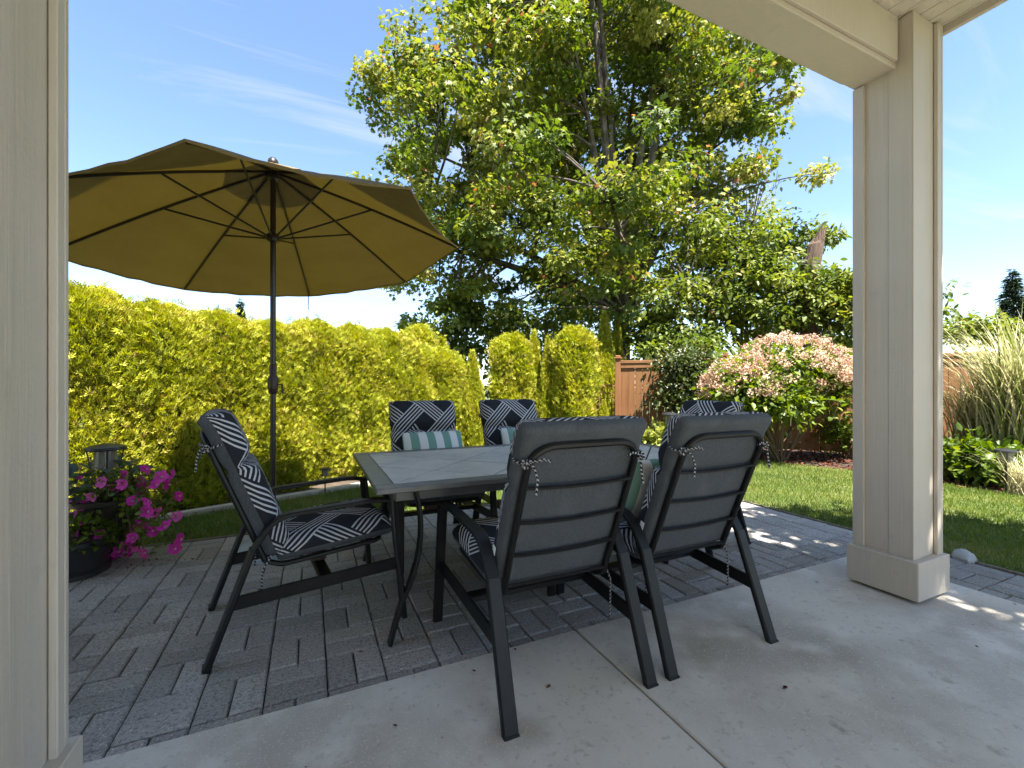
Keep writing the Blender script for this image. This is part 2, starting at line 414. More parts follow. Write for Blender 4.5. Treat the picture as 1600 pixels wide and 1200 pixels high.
def stripe_mat(name, period, ca, cb, axis=0, duty=.5, off=0.0):
    m = bpy.data.materials.new(name); m.use_nodes = True
    N, L = m.node_tree.nodes, m.node_tree.links; p = N["Principled BSDF"]
    uv = N.new('ShaderNodeUVMap'); uv.uv_map = 'UVMap'
    s = N.new('ShaderNodeSeparateXYZ'); L.new(uv.outputs[0], s.inputs[0])
    f = mth(N, L, 'FRACT', mth(N, L, 'ADD', mth(N, L, 'DIVIDE', s.outputs[axis], period), 20 + off))
    w = mth(N, L, 'LESS_THAN', f, duty)
    x = N.new('ShaderNodeMix'); x.data_type = 'RGBA'; L.new(w, x.inputs['Factor'])
    x.inputs['A'].default_value = (*ca, 1); x.inputs['B'].default_value = (*cb, 1)
    L.new(x.outputs['Result'], p.inputs['Base Color']); p.inputs['Roughness'].default_value = .9
    p.inputs['Specular IOR Level'].default_value = .2
    b = N.new('ShaderNodeBump'); b.inputs['Strength'].default_value = .3; b.inputs['Distance'].default_value = .01
    t2 = N.new('ShaderNodeTexNoise'); t2.inputs['Scale'].default_value = 14
    c = N.new('ShaderNodeTexCoord'); L.new(c.outputs['Object'], t2.inputs['Vector'])
    L.new(t2.outputs['Fac'], b.inputs['Height']); L.new(b.outputs[0], p.inputs['Normal'])
    return m
M['pillow'] = stripe_mat('green_white_stripe', 0.125, (0.66,0.66,0.63), (0.17,0.31,0.25), 0, .5)
M['cord'] = stripe_mat('striped_cord', 0.016, (0.02,0.02,0.024), (0.38,0.38,0.38), 1, .42)

# ------------------------------------------------------------------ the setting: ground
def sheet(name, poly, z, m, kind='structure', label=None):
    b = MB(); b.add([(x, y, z) for x, y in poly], [tuple(range(len(poly)))])
    o = b.build(name, m); o['kind'] = kind
    if label: o['label'] = label
    return o
sheet('ground', [(-300,-60),(400,-60),(400,500),(-300,500)], -0.06, M['ground'], label='wide ground beyond the garden')
SLAB_U, SLAB_V, PAT_U, PAT_V = 3.55, 1.835, 4.13, 4.15
# the concrete slab in two pours with a joint between them
for i, (a, b_) in enumerate(((-4.0, 1.180), (1.188, SLAB_U))):
    b = MB(); b.box((a, -1.7, -0.09), (b_, SLAB_V, 0.010), 0.006)
    o = b.build('concrete_slab', M['concrete']); o['kind'] = 'structure'
    o['label'] = ['stained concrete porch slab beside the left pillar', 'stained concrete porch slab under the right pillar'][i]
# lawn (left strip, back and right), beds
kerb = [(-4.6, 3.70), (-1.25, 4.97), (0.53, 5.63), (2.6, 6.55), (3.6, 7.3)]
bed_r = [(3.9, 7.6), (5.0, 6.75), (6.1, 5.6), (6.75, 4.75), (7.12, 3.74), (7.15, 2.4), (7.4, 0.5), (7.6, -4)]
lawn_poly = [(-4.6, 3.70)] + kerb[1:] + bed_r + [(PAT_U+.03, -4), (PAT_U+.03, PAT_V+.03), (-4.6, PAT_V+.03)]
lawn_poly = [(PAT_U+.03, -4), (PAT_U+.03, PAT_V+.03), (-3.3, PAT_V+.03)] + kerb[1:] + bed_r
lawn = sheet('lawn', lawn_poly, -0.012, M['lawn'], label='short green lawn round the paved patio')
sheet('garden_bed', [(-4.6,3.7)] + kerb[1:] + [(3.9,7.6),(5.5,9),(-3,10),(-6,6)], -0.035, M['soil'], label='soil bed under the cedar hedge')
sheet('garden_bed', bed_r + [(12,-4),(12,4),(7.5,9),(5.5,9)], -0.035, M['soil'], label='mulched bed along the wooden fence')
def ribbon(name, pts, w, z0, z1, m, label):
    b = MB(); b.strap([(x, y, (z0+z1)/2) for x, y in pts], w, z1-z0, (0.0001,0,1)) if False else None
    b = MB()
    n = len(pts); vs = []
    for i, (x, y) in enumerate(pts):
        t = Vector((pts[min(i+1,n-1)][0]-pts[max(i-1,0)][0], pts[min(i+1,n-1)][1]-pts[max(i-1,0)][1], 0)).normalized()
        s = Vector((-t.y, t.x, 0)) * w/2
        for q, z in ((-1, z0), (-1, z1), (1, z1), (1, z0)): vs.append((x+s.x*q, y+s.y*q, z))
    fs = [(i*4+j, (i+1)*4+j, (i+1)*4+(j+1)%4, i*4+(j+1)%4) for i in range(n-1) for j in range(4)]
    fs += [(0,1,2,3), tuple((n-1)*4+j for j in (3,2,1,0))]
    b.add(vs, fs); o = b.build(name, m); o['kind'] = 'structure'; o['label'] = label; return o
ribbon('garden_kerb', kerb, 0.09, -0.06, 0.035, M['kerb'], 'pale concrete kerb between lawn and hedge bed')
ribbon('lawn_edging', [(-3.2, PAT_V+.018), (PAT_U+.018, PAT_V+.018), (PAT_U+.018, -3.9)], 0.022, -0.06, 0.006, M['edging'], 'thin edging strip round the pavers')
sheet('joint_bed', [(-4.2, SLAB_V-.02), (SLAB_U-.02, SLAB_V-.02), (SLAB_U-.02, -3.9), (PAT_U, -3.9), (PAT_U, PAT_V), (-4.2, PAT_V)], -0.016, M['joint'], label='dark sand in the joints under the pavers')
pav = bpy.data.objects['joint_bed']; pav.name = 'paver_patio'; pav['label'] = 'dark grey basket-weave paver patio round the table'

# pavers: basket weave, 225 mm cells of two bricks
def paver_mesh(seed):
    r = random.Random(seed); L_, W_, g = 0.2245, 0.1125, 0.0050
    a, c = L_/2 - g/2, W_/2 - g/2; k = 0.007
    vs = []
    for z, q in ((-0.03, 0), (-k, 0), (0, k)):
        for sx, sy in ((-1,-1),(1,-1),(1,1),(-1,1)):
            vs.append((sx*(a-q)+r.uniform(-.0012,.0012), sy*(c-q)+r.uniform(-.0012,.0012), z+(r.uniform(-.0012,.0012) if z == 0 else 0)))
    fs = [(8,9,10,11)] + [(i*4+j, i*4+(j+1)%4, (i+1)*4+(j+1)%4, (i+1)*4+j) for i in range(2) for j in range(4)]
    return vs, fs
pv = [paver_mesh(i) for i in range(5)]
pmesh = []
for i, (v, f) in enumerate(pv):
    b = MB(); b.add(v, f); pmesh.append(b.mesh('paver', M['paver']))
bricks = []
CELL = 0.2255
for i in range(-19, 19):
    for j in range(0, 30):
        cu, cv = 0.062 + (i + .5)*CELL, PAT_V - (j + .5)*CELL
        inside = lambda x, y, hx, hy: (x+hx <= PAT_U+.02 and x-hx > -4.15 and (y-hy >= SLAB_V-.005 or x-hx >= SLAB_U-.005))
        for q in (-1, 1):
            if (i + j) % 2 == 0: x, y, rot, hx, hy = cu, cv + q*CELL/4, 0, CELL/2, CELL/4
            else: x, y, rot, hx, hy = cu + q*CELL/4, cv, 1, CELL/4, CELL/2
            # a brick cut at the slab edge keeps its own size and dips under the edge of the slab
            if inside(x, y, hx, hy) or (y + hy > SLAB_V and y - hy < SLAB_V and x+hx <= PAT_U+.02 and x-hx > -4.15) or (x+hx > SLAB_U > x-hx and y < SLAB_V and y > -1.6):
                Yc = SY*x + CY*y; Xc = CY*x - SY*y
                px = 800 + F_PX*Xc/max(Yc, .05); py = HOR + F_PX*CAM_H/max(Yc, .05)
                vis = Yc > .6 and 95 < px < 1640 and py < 1230
                bricks.append((-(1/Yc**3 if vis else -1e3-Yc), x, y, rot))
bricks.sort()
rv, rf = [], []
for n, (k, x, y, rot) in enumerate(bricks):
    dz = random.uniform(-.003, .002); tx, ty = random.gauss(0, .006), random.gauss(0, .006)
    if y - .06 < SLAB_V and x < SLAB_U + .06: dz -= .001
    if n < 300:
        o = bpy.data.objects.new('paver', pmesh[n % 5]); link(o, pav)
        o.location = (x, y, dz); o.rotation_euler = (tx, ty, (math.pi/2 if rot else 0) + random.gauss(0, .006) + (math.pi if random.random() < .5 else 0))
    else:
        v, f = pv[n % 5]; mtx = Matrix.Translation((x, y, dz)) @ Matrix.Rotation(math.pi/2 if rot else 0, 4, 'Z') @ Matrix.Rotation(tx, 4, 'X')
        m0 = len(rv); rv += [tuple(mtx @ Vector(p)) for p in v]; rf += [tuple(a+m0 for a in q) for q in f]
b = MB(); b.add(rv, rf); o = b.build('paver', M['paver'], pav); o['kind'] = 'stuff'

# ------------------------------------------------------------------ covered porch
porch = thing('covered_porch', 'taupe painted covered porch with two boxed pillars, beam and soffit', 'porch', (1.2, 0, 0))
PX = -1.2
def part(name, parent, fn, m, label=None, smooth=False):
    b = MB(); fn(b); o = b.build(name, m, parent, smooth)
    if label: o['label'] = label
    return o
BEAM_Z, CEIL_Z = 3.02, 3.30
def column(u0, v0, label):
    """boxed pillar: inner box, proud boards at the corners, plinth block"""
    u1, v1 = u0 + .30, v0 + .31
    c = part('column', porch, lambda b: b.box((u0+.022+PX, v0+.022, 0.20), (u1-.022+PX, v1-.022, CEIL_Z-.005), .003), M['paint'], label)
    w = .058
    for (a, d, e, f) in ((u0, u0+.02, v1-w, v1), (u0+.0212, u0+w, v1-.02, v1-.0008), (u1-w, u1, v1-.0208, v1-.0004), (u1-.02, u1-.0004, v1-w, v1-.0212),
                         (u1-.02, u1, v0, v0+w), (u1-w, u1-.0212, v0+.0004, v0+.02), (u0+.018, u0+.1, v0+.0175, v0+.0225), (u0+.0182, u0+.0225, v0+.0226, v0+.135)):
        part('corner_board', c, lambda b: b.box((a+PX, e, .225), (d+PX, f, BEAM_Z-.004 if e > v0+.1 else CEIL_Z-.01), .0025), M['paint'])
    part('plinth_block', c, lambda b: b.box((u0-.022+PX, v0-.022, .028), (u1+.022+PX, v1+.022, .240), .004), M['paint'])
    part('post_foot', c, lambda b: b.box((u0+.06+PX, v0+.06, 0.008), (u1-.06+PX, v1-.06, .03)), M['black_metal'])
    return c
column(3.020, 1.272, 'boxed taupe pillar at the slab corner')
column(-0.895, 1.272, 'boxed taupe pillar next to the flower pots')
column(3.020, -1.70, 'boxed taupe pillar at the back corner of the porch')
part('beam', porch, lambda b: (b.box((-4+PX, 1.372, BEAM_Z), (3.30+PX, 1.578, CEIL_Z-.004), .003)), M['paint'], 'long taupe beam resting on the pillars')
part('beam_board', porch, lambda b: b.box((-4+PX, 1.352, BEAM_Z+.028), (3.019+PX, 1.371, CEIL_Z-.006), .003), M['paint'])
part('roof_deck', porch, lambda b: b.box((-4.2+PX, -1.75, CEIL_Z+.02), (3.40+PX, 1.72, CEIL_Z+.16)), M['roofing'])
part('fascia', porch, lambda b: b.box((3.345+PX, -1.74, CEIL_Z-.045), (3.372+PX, 1.68, CEIL_Z+.019), .003), M['paint'])
part('fascia', porch, lambda b: b.box((-4.2+PX, 1.681, CEIL_Z-.045), (3.372+PX, 1.706, CEIL_Z+.10), .003), M['paint'])
part('gutter', porch, lambda b: b.box((-4.2+PX, 1.722, CEIL_Z+.0), (3.39+PX, 1.84, CEIL_Z+.13), .02), M['paint'])
sv = MB()
sv.box((-.049, -1.70, 0), (-.036, 1.675, .018)); sv.box((-.036, -1.70, .006), (.036, 1.675, .018)); sv.box((.036, -1.70, 0), (.049, 1.675, .018))
for k in range(48):
    yy = -1.6 + k*.068
    sv.box((-.02, yy, .0035), (.02, yy+.012, .0062)); 
sm = sv.mesh('soffit_panel', M['soffit'])
for k in range(33):
    o = bpy.data.objects.new('soffit_panel', sm); link(o, porch); o.location = (3.293 - k*.1 + PX, 0, CEIL_Z)
part('soffit_back', porch, lambda b: b.box((-4.1+PX, -1.72, CEIL_Z+.0185), (3.344+PX, 1.68, CEIL_Z+.0195)), M['soffit'])

# the house behind the porch: upper storey added for its shade, corner opened for bounced light
house = thing('house', 'unseen taupe house, upper storey added over the porch for shade, corner opened for bounced light', 'house', (0, -5, 0))
part('wall', house, lambda b: b.box((-9, 3.0, 0), (-.5, 3.24, 3.29)), M['house'])
part('side_wall', house, lambda b: b.box((-.74, -4, 0), (-.5, 2.99, 3.29)), M['house'])
part('added_storey', house, lambda b: b.box((-9, 3.26, 3.75), (2.9, 6.42, 6.0)), M['house'])  # unseen storey with its roof, added to shade the chairs and pavers
part('roof', house, lambda b: b.box((-9.3, 3.24, 6.01), (3.1, 6.47, 6.15)), M['roofing'])
for a in (-3.2, -6.2):
    w = part('window', house, lambda b: b.box((a, 3.241, 0.9 if a > -4 else .1), (a+1.8, 3.27, 2.2), .004), M['white'])
    part('pane', w, lambda b: b.box((a+.07, 3.271, 0.97 if a > -4 else .17), (a+1.73, 3.278, 2.13)), M['glass'])

# ------------------------------------------------------------------ patio chairs
def cushion(w, L_, tf, tb, crease=(), nx=22, ny=34, rf=.05, pinch=.012, fat=None):
    """returns MB with uv: front (material 0) puffed, back (material 1) boxy; local x across, y along, z out"""
    b = MB(); xs = np.linspace(-1, 1, nx+1); ys = np.linspace(0, 1, ny+1)
    xs = np.sign(xs)*(1-(1-np.abs(xs))**1.5); 
    ys = .5+.5*np.sign(ys-.5)*(1-(1-np.abs(2*ys-1))**1.5)
    def e(d, r): q = min(max(d/r, 0), 1); return math.sqrt(max(0, 1-(1-q)**2))
    F_, B_, UV = {}, {}, []
    vs = []; uvs = []
    def cr(s): return sum(math.exp(-((s-c)/.022)**2) for c in crease)
    for side in (0, 1):
        for j, yy in enumerate(ys):
            for i, xx in enumerate(xs):
                edge = i in (0, nx) or j in (0, ny)
                if side == 1 and edge: B_[i, j] = F_[i, j]; continue
                s = yy*L_; k = cr(s)
                hw = w/2 - pinch*k
                # corners rounded a little
                dy = min(s, L_-s); hw -= max(0, .03-dy)**2*14
                x = xx*hw; d = min(hw-abs(x), dy)
                if side == 0:
                    dx = hw-abs(x)
                    puff = e(dx, rf*1.3)*e(dy, rf)*(0.80+.20*e(dx, w/2)*e(min(dy, L_), .2))
                    z = tf*puff*(1-.62*k) + .0015*math.sin(37*x+11*s)
                    if edge: z = 0
                    drop = tf - z
                    u_ = x + math.copysign(min(drop, tf)*.7*(1-e(dx, rf)), x); v_ = s + (-1 if s < L_/2 else 1)*drop*.7*(1-e(dy, rf)) 
                else:
                    z = -tb*e(d, .028)*(1-.25*k); u_, v_ = x, s
                (F_ if side == 0 else B_)[i, j] = len(vs); vs.append((x, s, z)); uvs.append((u_, v_))
    fs = []; mi = []
    for j in range(ny):
        for i in range(nx):
            fs.append((F_[i,j], F_[i+1,j], F_[i+1,j+1], F_[i,j+1])); mi.append(0)
            fs.append((B_[i,j], B_[i,j+1], B_[i+1,j+1], B_[i+1,j])); mi.append(1)
    b.v, b.f, b.m = vs, fs, mi; b.uvs = uvs
    return b
def uv_build(b, name, mats, parent, xf=None, smooth=True):
    if xf is not None: b.v = [tuple(xf @ Vector(p)) for p in b.v]
    me = b.mesh(name, mats, smooth, 60)
    uvl = me.uv_layers.new(name='UVMap'); vi = np.zeros(len(me.loops), dtype=np.int32); me.loops.foreach_get('vertex_index', vi)
    uvl.data.foreach_set('uv', np.asarray(b.uvs, dtype=np.float32)[vi].ravel())
    return link(bpy.data.objects.new(name, me), parent)
def cord_mesh(paths, r=.0045):
    b = MB(); b.uvs = []
    for p in paths:
        n0 = len(b.v); b.tube(p, r, 6); s = 0
        for i in range(len(p)):
            if i: s += (Vector(p[i])-Vector(p[i-1])).length
            b.uvs += [(j/6*.03, s + j/6*.012) for j in range(6)]
    return b

BK = Vector((0, -.26, .65)).normalized()            # up along the reclined back
BN = Vector((0, BK.z, -BK.y))                       # out of the back, towards the sitter
B0 = Vector((0, -.20, .375))
def back_pt(x, s, n): return Vector((x, 0, 0)) + B0 + BK*s + BN*n
def make_chair():
    t = bpy.data.objects.new('patio_chair', None); t.empty_display_size = .1; col.objects.link(t)
    bm_ = M['black_metal']
    for sx in (-1, 1):
        ff, ft = Vector((sx*.335, .42, 0)), Vector((sx*.322, .37, .60))
        ra, rft = Vector((sx*.303, -.262, .47)), Vector((sx*.308, -.43, 0))
        b = MB(); b.strap([ff, ff.lerp(ft, .5), ft + Vector((0, 0, .012))], .048, .026, (1,0,0)); b.build('leg', bm_, t)
        b = MB(); b.strap([ra + Vector((0,.004,.01)), ra.lerp(rft, .5), rft], .058, .028, (1,0,0)); b.build('leg', bm_, t)
        arm = rounded([ft + Vector((0,.012,.012)), (sx*.318, .28, .628), (sx*.308, -.17, .610), ra], .16, 9)
        arm = [ft + Vector((0,.016,.008))] + arm[1:]
        b = MB(); b.strap(arm, .052, .022, (1,0,0)); b.build('armrest', bm_, t, True)
        b = MB(); b.strap([(sx*.296, -.335, .250), (sx*.318, .395, .285)], .016, .060, (1,0,0)); b.build('side_rail', bm_, t)
        b = MB(); b.box((sx*.308-.0295, -.445, -.001), (sx*.308+.0295, -.414, .018), .004); b.build('foot_cap', bm_, t)
    b = MB(); b.strap([(-.305, .05, .272), (.305, .05, .272)], .06, .03, (0,1,0)); b.build('crossbar', bm_, t)
    b = MB()
    b.box((-.09, .015, .288), (.09, .085, .345), .008); b.box((-.05, -.04, .345), (.05, .13, .362), .004)
    b.build('spring_bracket', M['wear'], t)
    # seat frame and back frame tubes
    sf = rounded([back_pt(-.238, .02, 0), (-.238, -.14, .362), (-.25, .33, .402), (.25, .33, .402), (.238, -.14, .362), back_pt(.238, .02, 0)], .06, 5)
    b = MB(); b.tube(sf, .0125, 8)
    for yy in (-.05, .1, .24):
        zz = .362 + (yy+.14)/.47*.04
        b.tube([(-.243, yy, zz), (0, yy, zz-.008), (.243, yy, zz)], .007, 6)
    b.build('seat_frame', bm_, t, True)
    bf = rounded([back_pt(-.238, .02, 0), back_pt(-.238, .665, 0), back_pt(.238, .665, 0), back_pt(.238, .02, 0)], .11, 8)
    b = MB(); b.tube(bf, .0135, 8); b.build('back_frame', bm_, t, True)
    for s, sag in ((.05, .0), (.20, .012), (.35, .012), (.50, .010)):
        b = MB(); b.tube([back_pt(x, s - sag*(1-(x/.235)**2), -.004) for x in np.linspace(-.234, .234, 9)], .0085, 6)
        b.build('back_slat', bm_, t, True)
    # cushions
    xf = Matrix(((1,0,0,B0.x),(0,BK.y,BN.y,B0.y),(0,BK.z,BN.z,B0.z),(0,0,0,1)))
    cb = cushion(.555, .712, .085, .046, crease=(.45,))
    # the head of the cushion rolls back over the frame a little
    cb.v = [(x, s + .03, z + .058 - max(0, s-.60)**2*1.2) for x, s, z in cb.v]
    uv_build(cb, 'back_cushion', [M['weave'], M['charcoal']], t, xf)
    sd = Vector((0, .47, .035)).normalized(); sn = Vector((0, -sd.z, sd.y))
    xs_ = Matrix(((1,0,0,0),(0,sd.y,sn.y,-.165),(0,sd.z,sn.z,.418),(0,0,0,1)))
    cs = cushion(.55, .555, .075, .035, crease=(), rf=.06, nx=20, ny=24)
    uv_build(cs, 'seat_cushion', [M['weave'], M['charcoal']], t, xs_)
    # cord ties: at the shoulders and where the seat meets the back
    r = random.Random(3)
    for sx in (-1, 1):
        k = back_pt(sx*.252, .60, .0)
        loop = [k + Vector((sx*.012*math.cos(a), .011*math.sin(a)-.012, .015*math.cos(a*1.5))) for a in np.linspace(0, 9, 22)]
        tl = [loop[-1], k + Vector((-sx*.02,-.035,-.01)), k + Vector((-sx*.028,-.045,-.05)), k + Vector((-sx*.02,-.048,-.10))]
        t2 = [loop[-1], k + Vector((-sx*.03,-.03,.012)), k + Vector((-sx*.06,-.035,.018)), k + Vector((-sx*.085,-.04,.008))]
        t3 = [back_pt(sx*.275, .60, .05), back_pt(sx*.283, .60, .02), k]
        uv_build(cord_mesh([loop, tl, t2, t3]), 'cord_tie', M['cord'], t)
        k = Vector((sx*.262, -.19, .41))
        uv_build(cord_mesh([[k + Vector((0,.02,.03)), k, k + Vector((sx*.006,-.03,-.05)), k + Vector((sx*.002,-.035,-.14)), k + Vector((-sx*.004,-.04,-.21))]]), 'cord_tie', M['cord'], t)
    b = MB(); b.box((-.284, 0, 0), (-.281, .022, .045)); 
    o = b.build('care_tag', M['white'], t); o.matrix_basis = Matrix.Translation(back_pt(0, .16, .045)) @ Matrix.Rotation(R(20), 4, 'X')
    return t
chair0 = make_chair()
GC = 'cushioned chairs round the patio table'
def place(u, v, face, label, first=False):
    """face: the direction the sitter looks, degrees from +X"""
    c = chair0 if first else copy_tree(chair0)
    c.location = (u, v, 0); c.rotation_euler = (0, 0, R(face - 90))
    tag(c, label, 'chair', GC); return c
place(.928, 1.795, 90, 'cushioned chair backed onto the slab, on the umbrella-ward half of the table', True)
place(1.657, 1.795, 90, 'cushioned chair backed onto the slab with a green pillow on its seat')
place(-.02, 2.60, 8, 'cushioned chair at the table end beside the umbrella pole')
place(.86, 3.30, -90, 'cushioned chair on the hedge side with a whole striped pillow showing')
place(1.66, 3.32, -90, 'cushioned chair on the hedge side, pillow partly hidden by another chair')
place(2.62, 2.63, 180, 'cushioned chair at the table end towards the pink flowering shrub')

def pillow(loc, rz, tilt, label, w=.48, h=.35):
    c = cushion(w, h, .07, .07, nx=20, ny=14, rf=.12, pinch=0)
    # both faces alike and puffed; pull the corners out to points
    vs = []
    for (x, s, z) in c.v:
        ex = 1-abs(2*x/w)**2.2; ey = 1-abs(2*s/h-1)**2.2
        z2 = .075*(max(ex,0)**.55)*(max(ey,0)**.55); vs.append((x, s, z2 if z >= 0 else -z2))
    c.v = vs; c.m = [0]*len(c.f)
    o = uv_build(c, 'throw_pillow', M['pillow'], None)
    o.location = loc; o.rotation_euler = (tilt, 0, rz)
    return tag(o, label, 'pillow', 'green and white striped pillows on chairs')
# (local y runs up the pillow once tilted, z faces the sitter)
pillow((.88, 3.285, .525), math.pi + R(4), R(112), 'striped pillow on the hedge-side chair next to the umbrella')
pillow((1.70, 3.305, .525), math.pi - R(3), R(112), 'striped pillow half hidden behind a dark chair back')
pillow((1.61, 1.81, .52), R(6), R(112), 'striped pillow on the chair backed onto the slab')

# ------------------------------------------------------------------ table
T0, T1, V0, V1, TZ = .27, 2.49, 2.05, 3.25, .74
tb = thing('patio_table', 'rectangular patio table with diagonal slate tiles and curved dark legs', 'table', ((T0+T1)/2, (V0+V1)/2, 0))
a, c = (T1-T0)/2, (V1-V0)/2; BW = .09
b = MB()
for (x0, y0, x1, y1) in ((-a,-c,a,-c+BW), (-a,c-BW,a,c), (-a,-c+BW+.0005,-a+BW,c-BW-.0005), (a-BW,-c+BW+.0005,a,c-BW-.0005)):
    b.box((x0,y0,TZ-.028), (x1,y1,TZ), .004)
b.build('top_frame', M['table_metal'], tb)
part('tile_tray', tb, lambda b: b.box((-a+BW-.01,-c+BW-.01,TZ-.024), (a-BW+.01,c-BW+.01,TZ-.008)), M['grout'])
iw, il = 2*(c-BW), 2*(a-BW); nb_, na_ = 4, 8
du, dv_ = il/na_, iw/nb_; g = .0022
for i in range(na_+1):
    for j in range(nb_+1):
        if (i+j) % 2 == 0: continue
        cx, cy = -a+BW+i*du, -c+BW+j*dv_
        poly = [(-du, 0), (0, -dv_), (du, 0), (0, dv_)]
        if i == 0: poly = [(0,-dv_), (du,0), (0,dv_)]
        elif i == na_: poly = [(-du,0), (0,-dv_), (0,dv_)]
        if j == 0: poly = [(-du,0), (du,0), (0,dv_)]
        elif j == nb_: poly = [(-du,0), (0,-dv_), (du,0)]
        mx = sum(p[0] for p in poly)/len(poly); my = sum(p[1] for p in poly)/len(poly)
        q = 1 - g*5.0/min(du, dv_); n = len(poly)
        r1 = [(cx+mx+(x-mx)*q, cy+my+(y-my)*q) for x, y in poly]; q -= .012
        r2 = [(cx+mx+(x-mx)*q, cy+my+(y-my)*q) for x, y in poly]
        b = MB(); zt = TZ - .0005 + random.uniform(-.0006, .0004)
        b.add([(x,y,TZ-.009) for x,y in r1] + [(x,y,zt-.002) for x,y in r1] + [(x,y,zt) for x,y in r2],
              [tuple(2*n+k for k in range(n))] + [(r*n+k, r*n+(k+1)%n, (r+1)*n+(k+1)%n, (r+1)*n+k) for r in range(2) for k in range(n)])
        b.build('tile', M['tile'], tb)
b = MB()
for sy in (-1, 1): b.box((-a+.10, sy*(c-.10)-.012, TZ-.085), (a-.10, sy*(c-.10)+.012, TZ-.029))
for sx in (-1, 1): b.box((sx*(a-.10)-.012, -c+.113, TZ-.085), (sx*(a-.10)+.012, c-.113, TZ-.0295))
b.build('apron', M['table_metal'], tb)
for sx in (-1, 1):
    for sy in (-1, 1):
        ex, ey = a-.02, c-.05
        def P(i_, z): return Vector((sx*(ex-i_), sy*ey, z))
        curve = bez(P(.045, .002), P(.075, .12), P(.105, .20), 5) + bez(P(.105, .20), P(.235, .45), P(.165, TZ-.03), 9)[1:]
        b = MB(); b.strap(curve, .052, .018, (0,1,0)); b.strap([P(.105,.215), P(.07,.45), P(.05,TZ-.03)], .046, .014, (0,1,0))
        b.build('leg', M['black_metal'], tb, True)

# ------------------------------------------------------------------ umbrella
UC = c2w(-1.762, 3.242, 0); um = thing('patio_umbrella', 'large olive canvas patio umbrella on a dark pole', 'umbrella', UC)
b = MB(); b.tube([(0,0,.05),(0,0,2.80)], .0195, 14); b.build('pole', M['pole'], um, True)
b = MB(); b.lathe([(.02,1.15),(.030,1.16),(.034,1.20),(.034,1.27),(.024,1.29),(.024,1.36),(.02,1.37)], 14); cr_ = b.build('crank_housing', M['crank'], um, True)
b = MB(); b.tube([(.03,0,1.22),(.06,.0,1.22),(.062,-.0,1.16),(.085,0,1.155)], .007, 6); b.build('crank_handle', M['crank'], cr_, True)
b = MB(); b.lathe([(.27,0.001),(.27,.02),(.25,.045),(.16,.075),(.07,.10),(.045,.12),(.04,.30),(.03,.31)], 32); b.build('base', M['base_plastic'], um, True, 30)
# rim fitted to the eight corners seen in the photograph
RR, ZR, ZA = 1.376, 2.217, 2.80
nrm = Vector((-.1026, .0214, 1)).normalized(); ex = (Vector((1,0,0)) - nrm*nrm.x).normalized(); ey = nrm.cross(ex)
def rimv(k):
    an = -1.3197 + k*math.pi/4
    q = Vector((0,0,ZR)) + ex*(RR*math.cos(an)) + ey*(RR*math.sin(an))
    return Vector((CY*q.x + SY*q.y, -SY*q.x + CY*q.y, q.z))
rim = [rimv(k) for k in range(8)]; apex = Vector((0,0,ZA))
def rib_pt(k, t):                                    # ribs bow a little upwards
    p = apex.lerp(rim[k % 8], t); p.z += .022*math.sin(math.pi*t); return p
NS, NT = 10, 16
for k in range(8):
    vs = []; 
    for i in range(NT+1):
        t = .03 + .97*i/NT
        A, B_ = rib_pt(k, t), rib_pt(k+1, t)
        for j in range(NS+1):
            w = j/NS; p = A.lerp(B_, w); s = 4*w*(1-w)
            p.z -= .045*s*t*(1.1-t*.55)
            hub = apex.lerp((A+B_)/2, 1); inw = (Vector((0,0,p.z)) - Vector((p.x,p.y,p.z)))
            p += inw*(.022*s*t**3)                     # scalloped hem
            p.z += .006*math.sin(w*23+k)*t*t*s
            vs.append(p)
    fs = [(i*(NS+1)+j, i*(NS+1)+j+1, (i+1)*(NS+1)+j+1, (i+1)*(NS+1)+j) for i in range(NT) for j in range(NS)]
    b = MB(); b.add(vs, fs); b.build('canopy_panel', M['canopy'], um, True, 80)
    # hem: short turned-down edge
    e0 = vs[-(NS+1):]; b = MB()
    b.add([p for p in e0] + [p + Vector((0,0,-.012)) - Vector((p.x,p.y,0)).normalized()*.004 for p in e0], [(j, j+1, NS+2+j, NS+1+j) for j in range(NS)])
    b.build('hem', M['canopy'], um, True, 80)
    rp = [rib_pt(k, t) + Vector((0,0,-.014)) for t in np.linspace(.02, .985, 10)]
    b = MB(); b.strap(rp, .013, .017, Vector((-rim[k].y, rim[k].x, 0)).normalized()); b.build('rib', M['pole'], um)
    hubp = Vector((0,0,2.30)); dirk = Vector((rim[k].x, rim[k].y, 0)).normalized()
    b = MB(); b.strap([hubp + dirk*.03, rib_pt(k, .50) + Vector((0,0,-.022))], .011, .013, Vector((-dirk.y, dirk.x, 0))); b.build('strut', M['pole'], um)
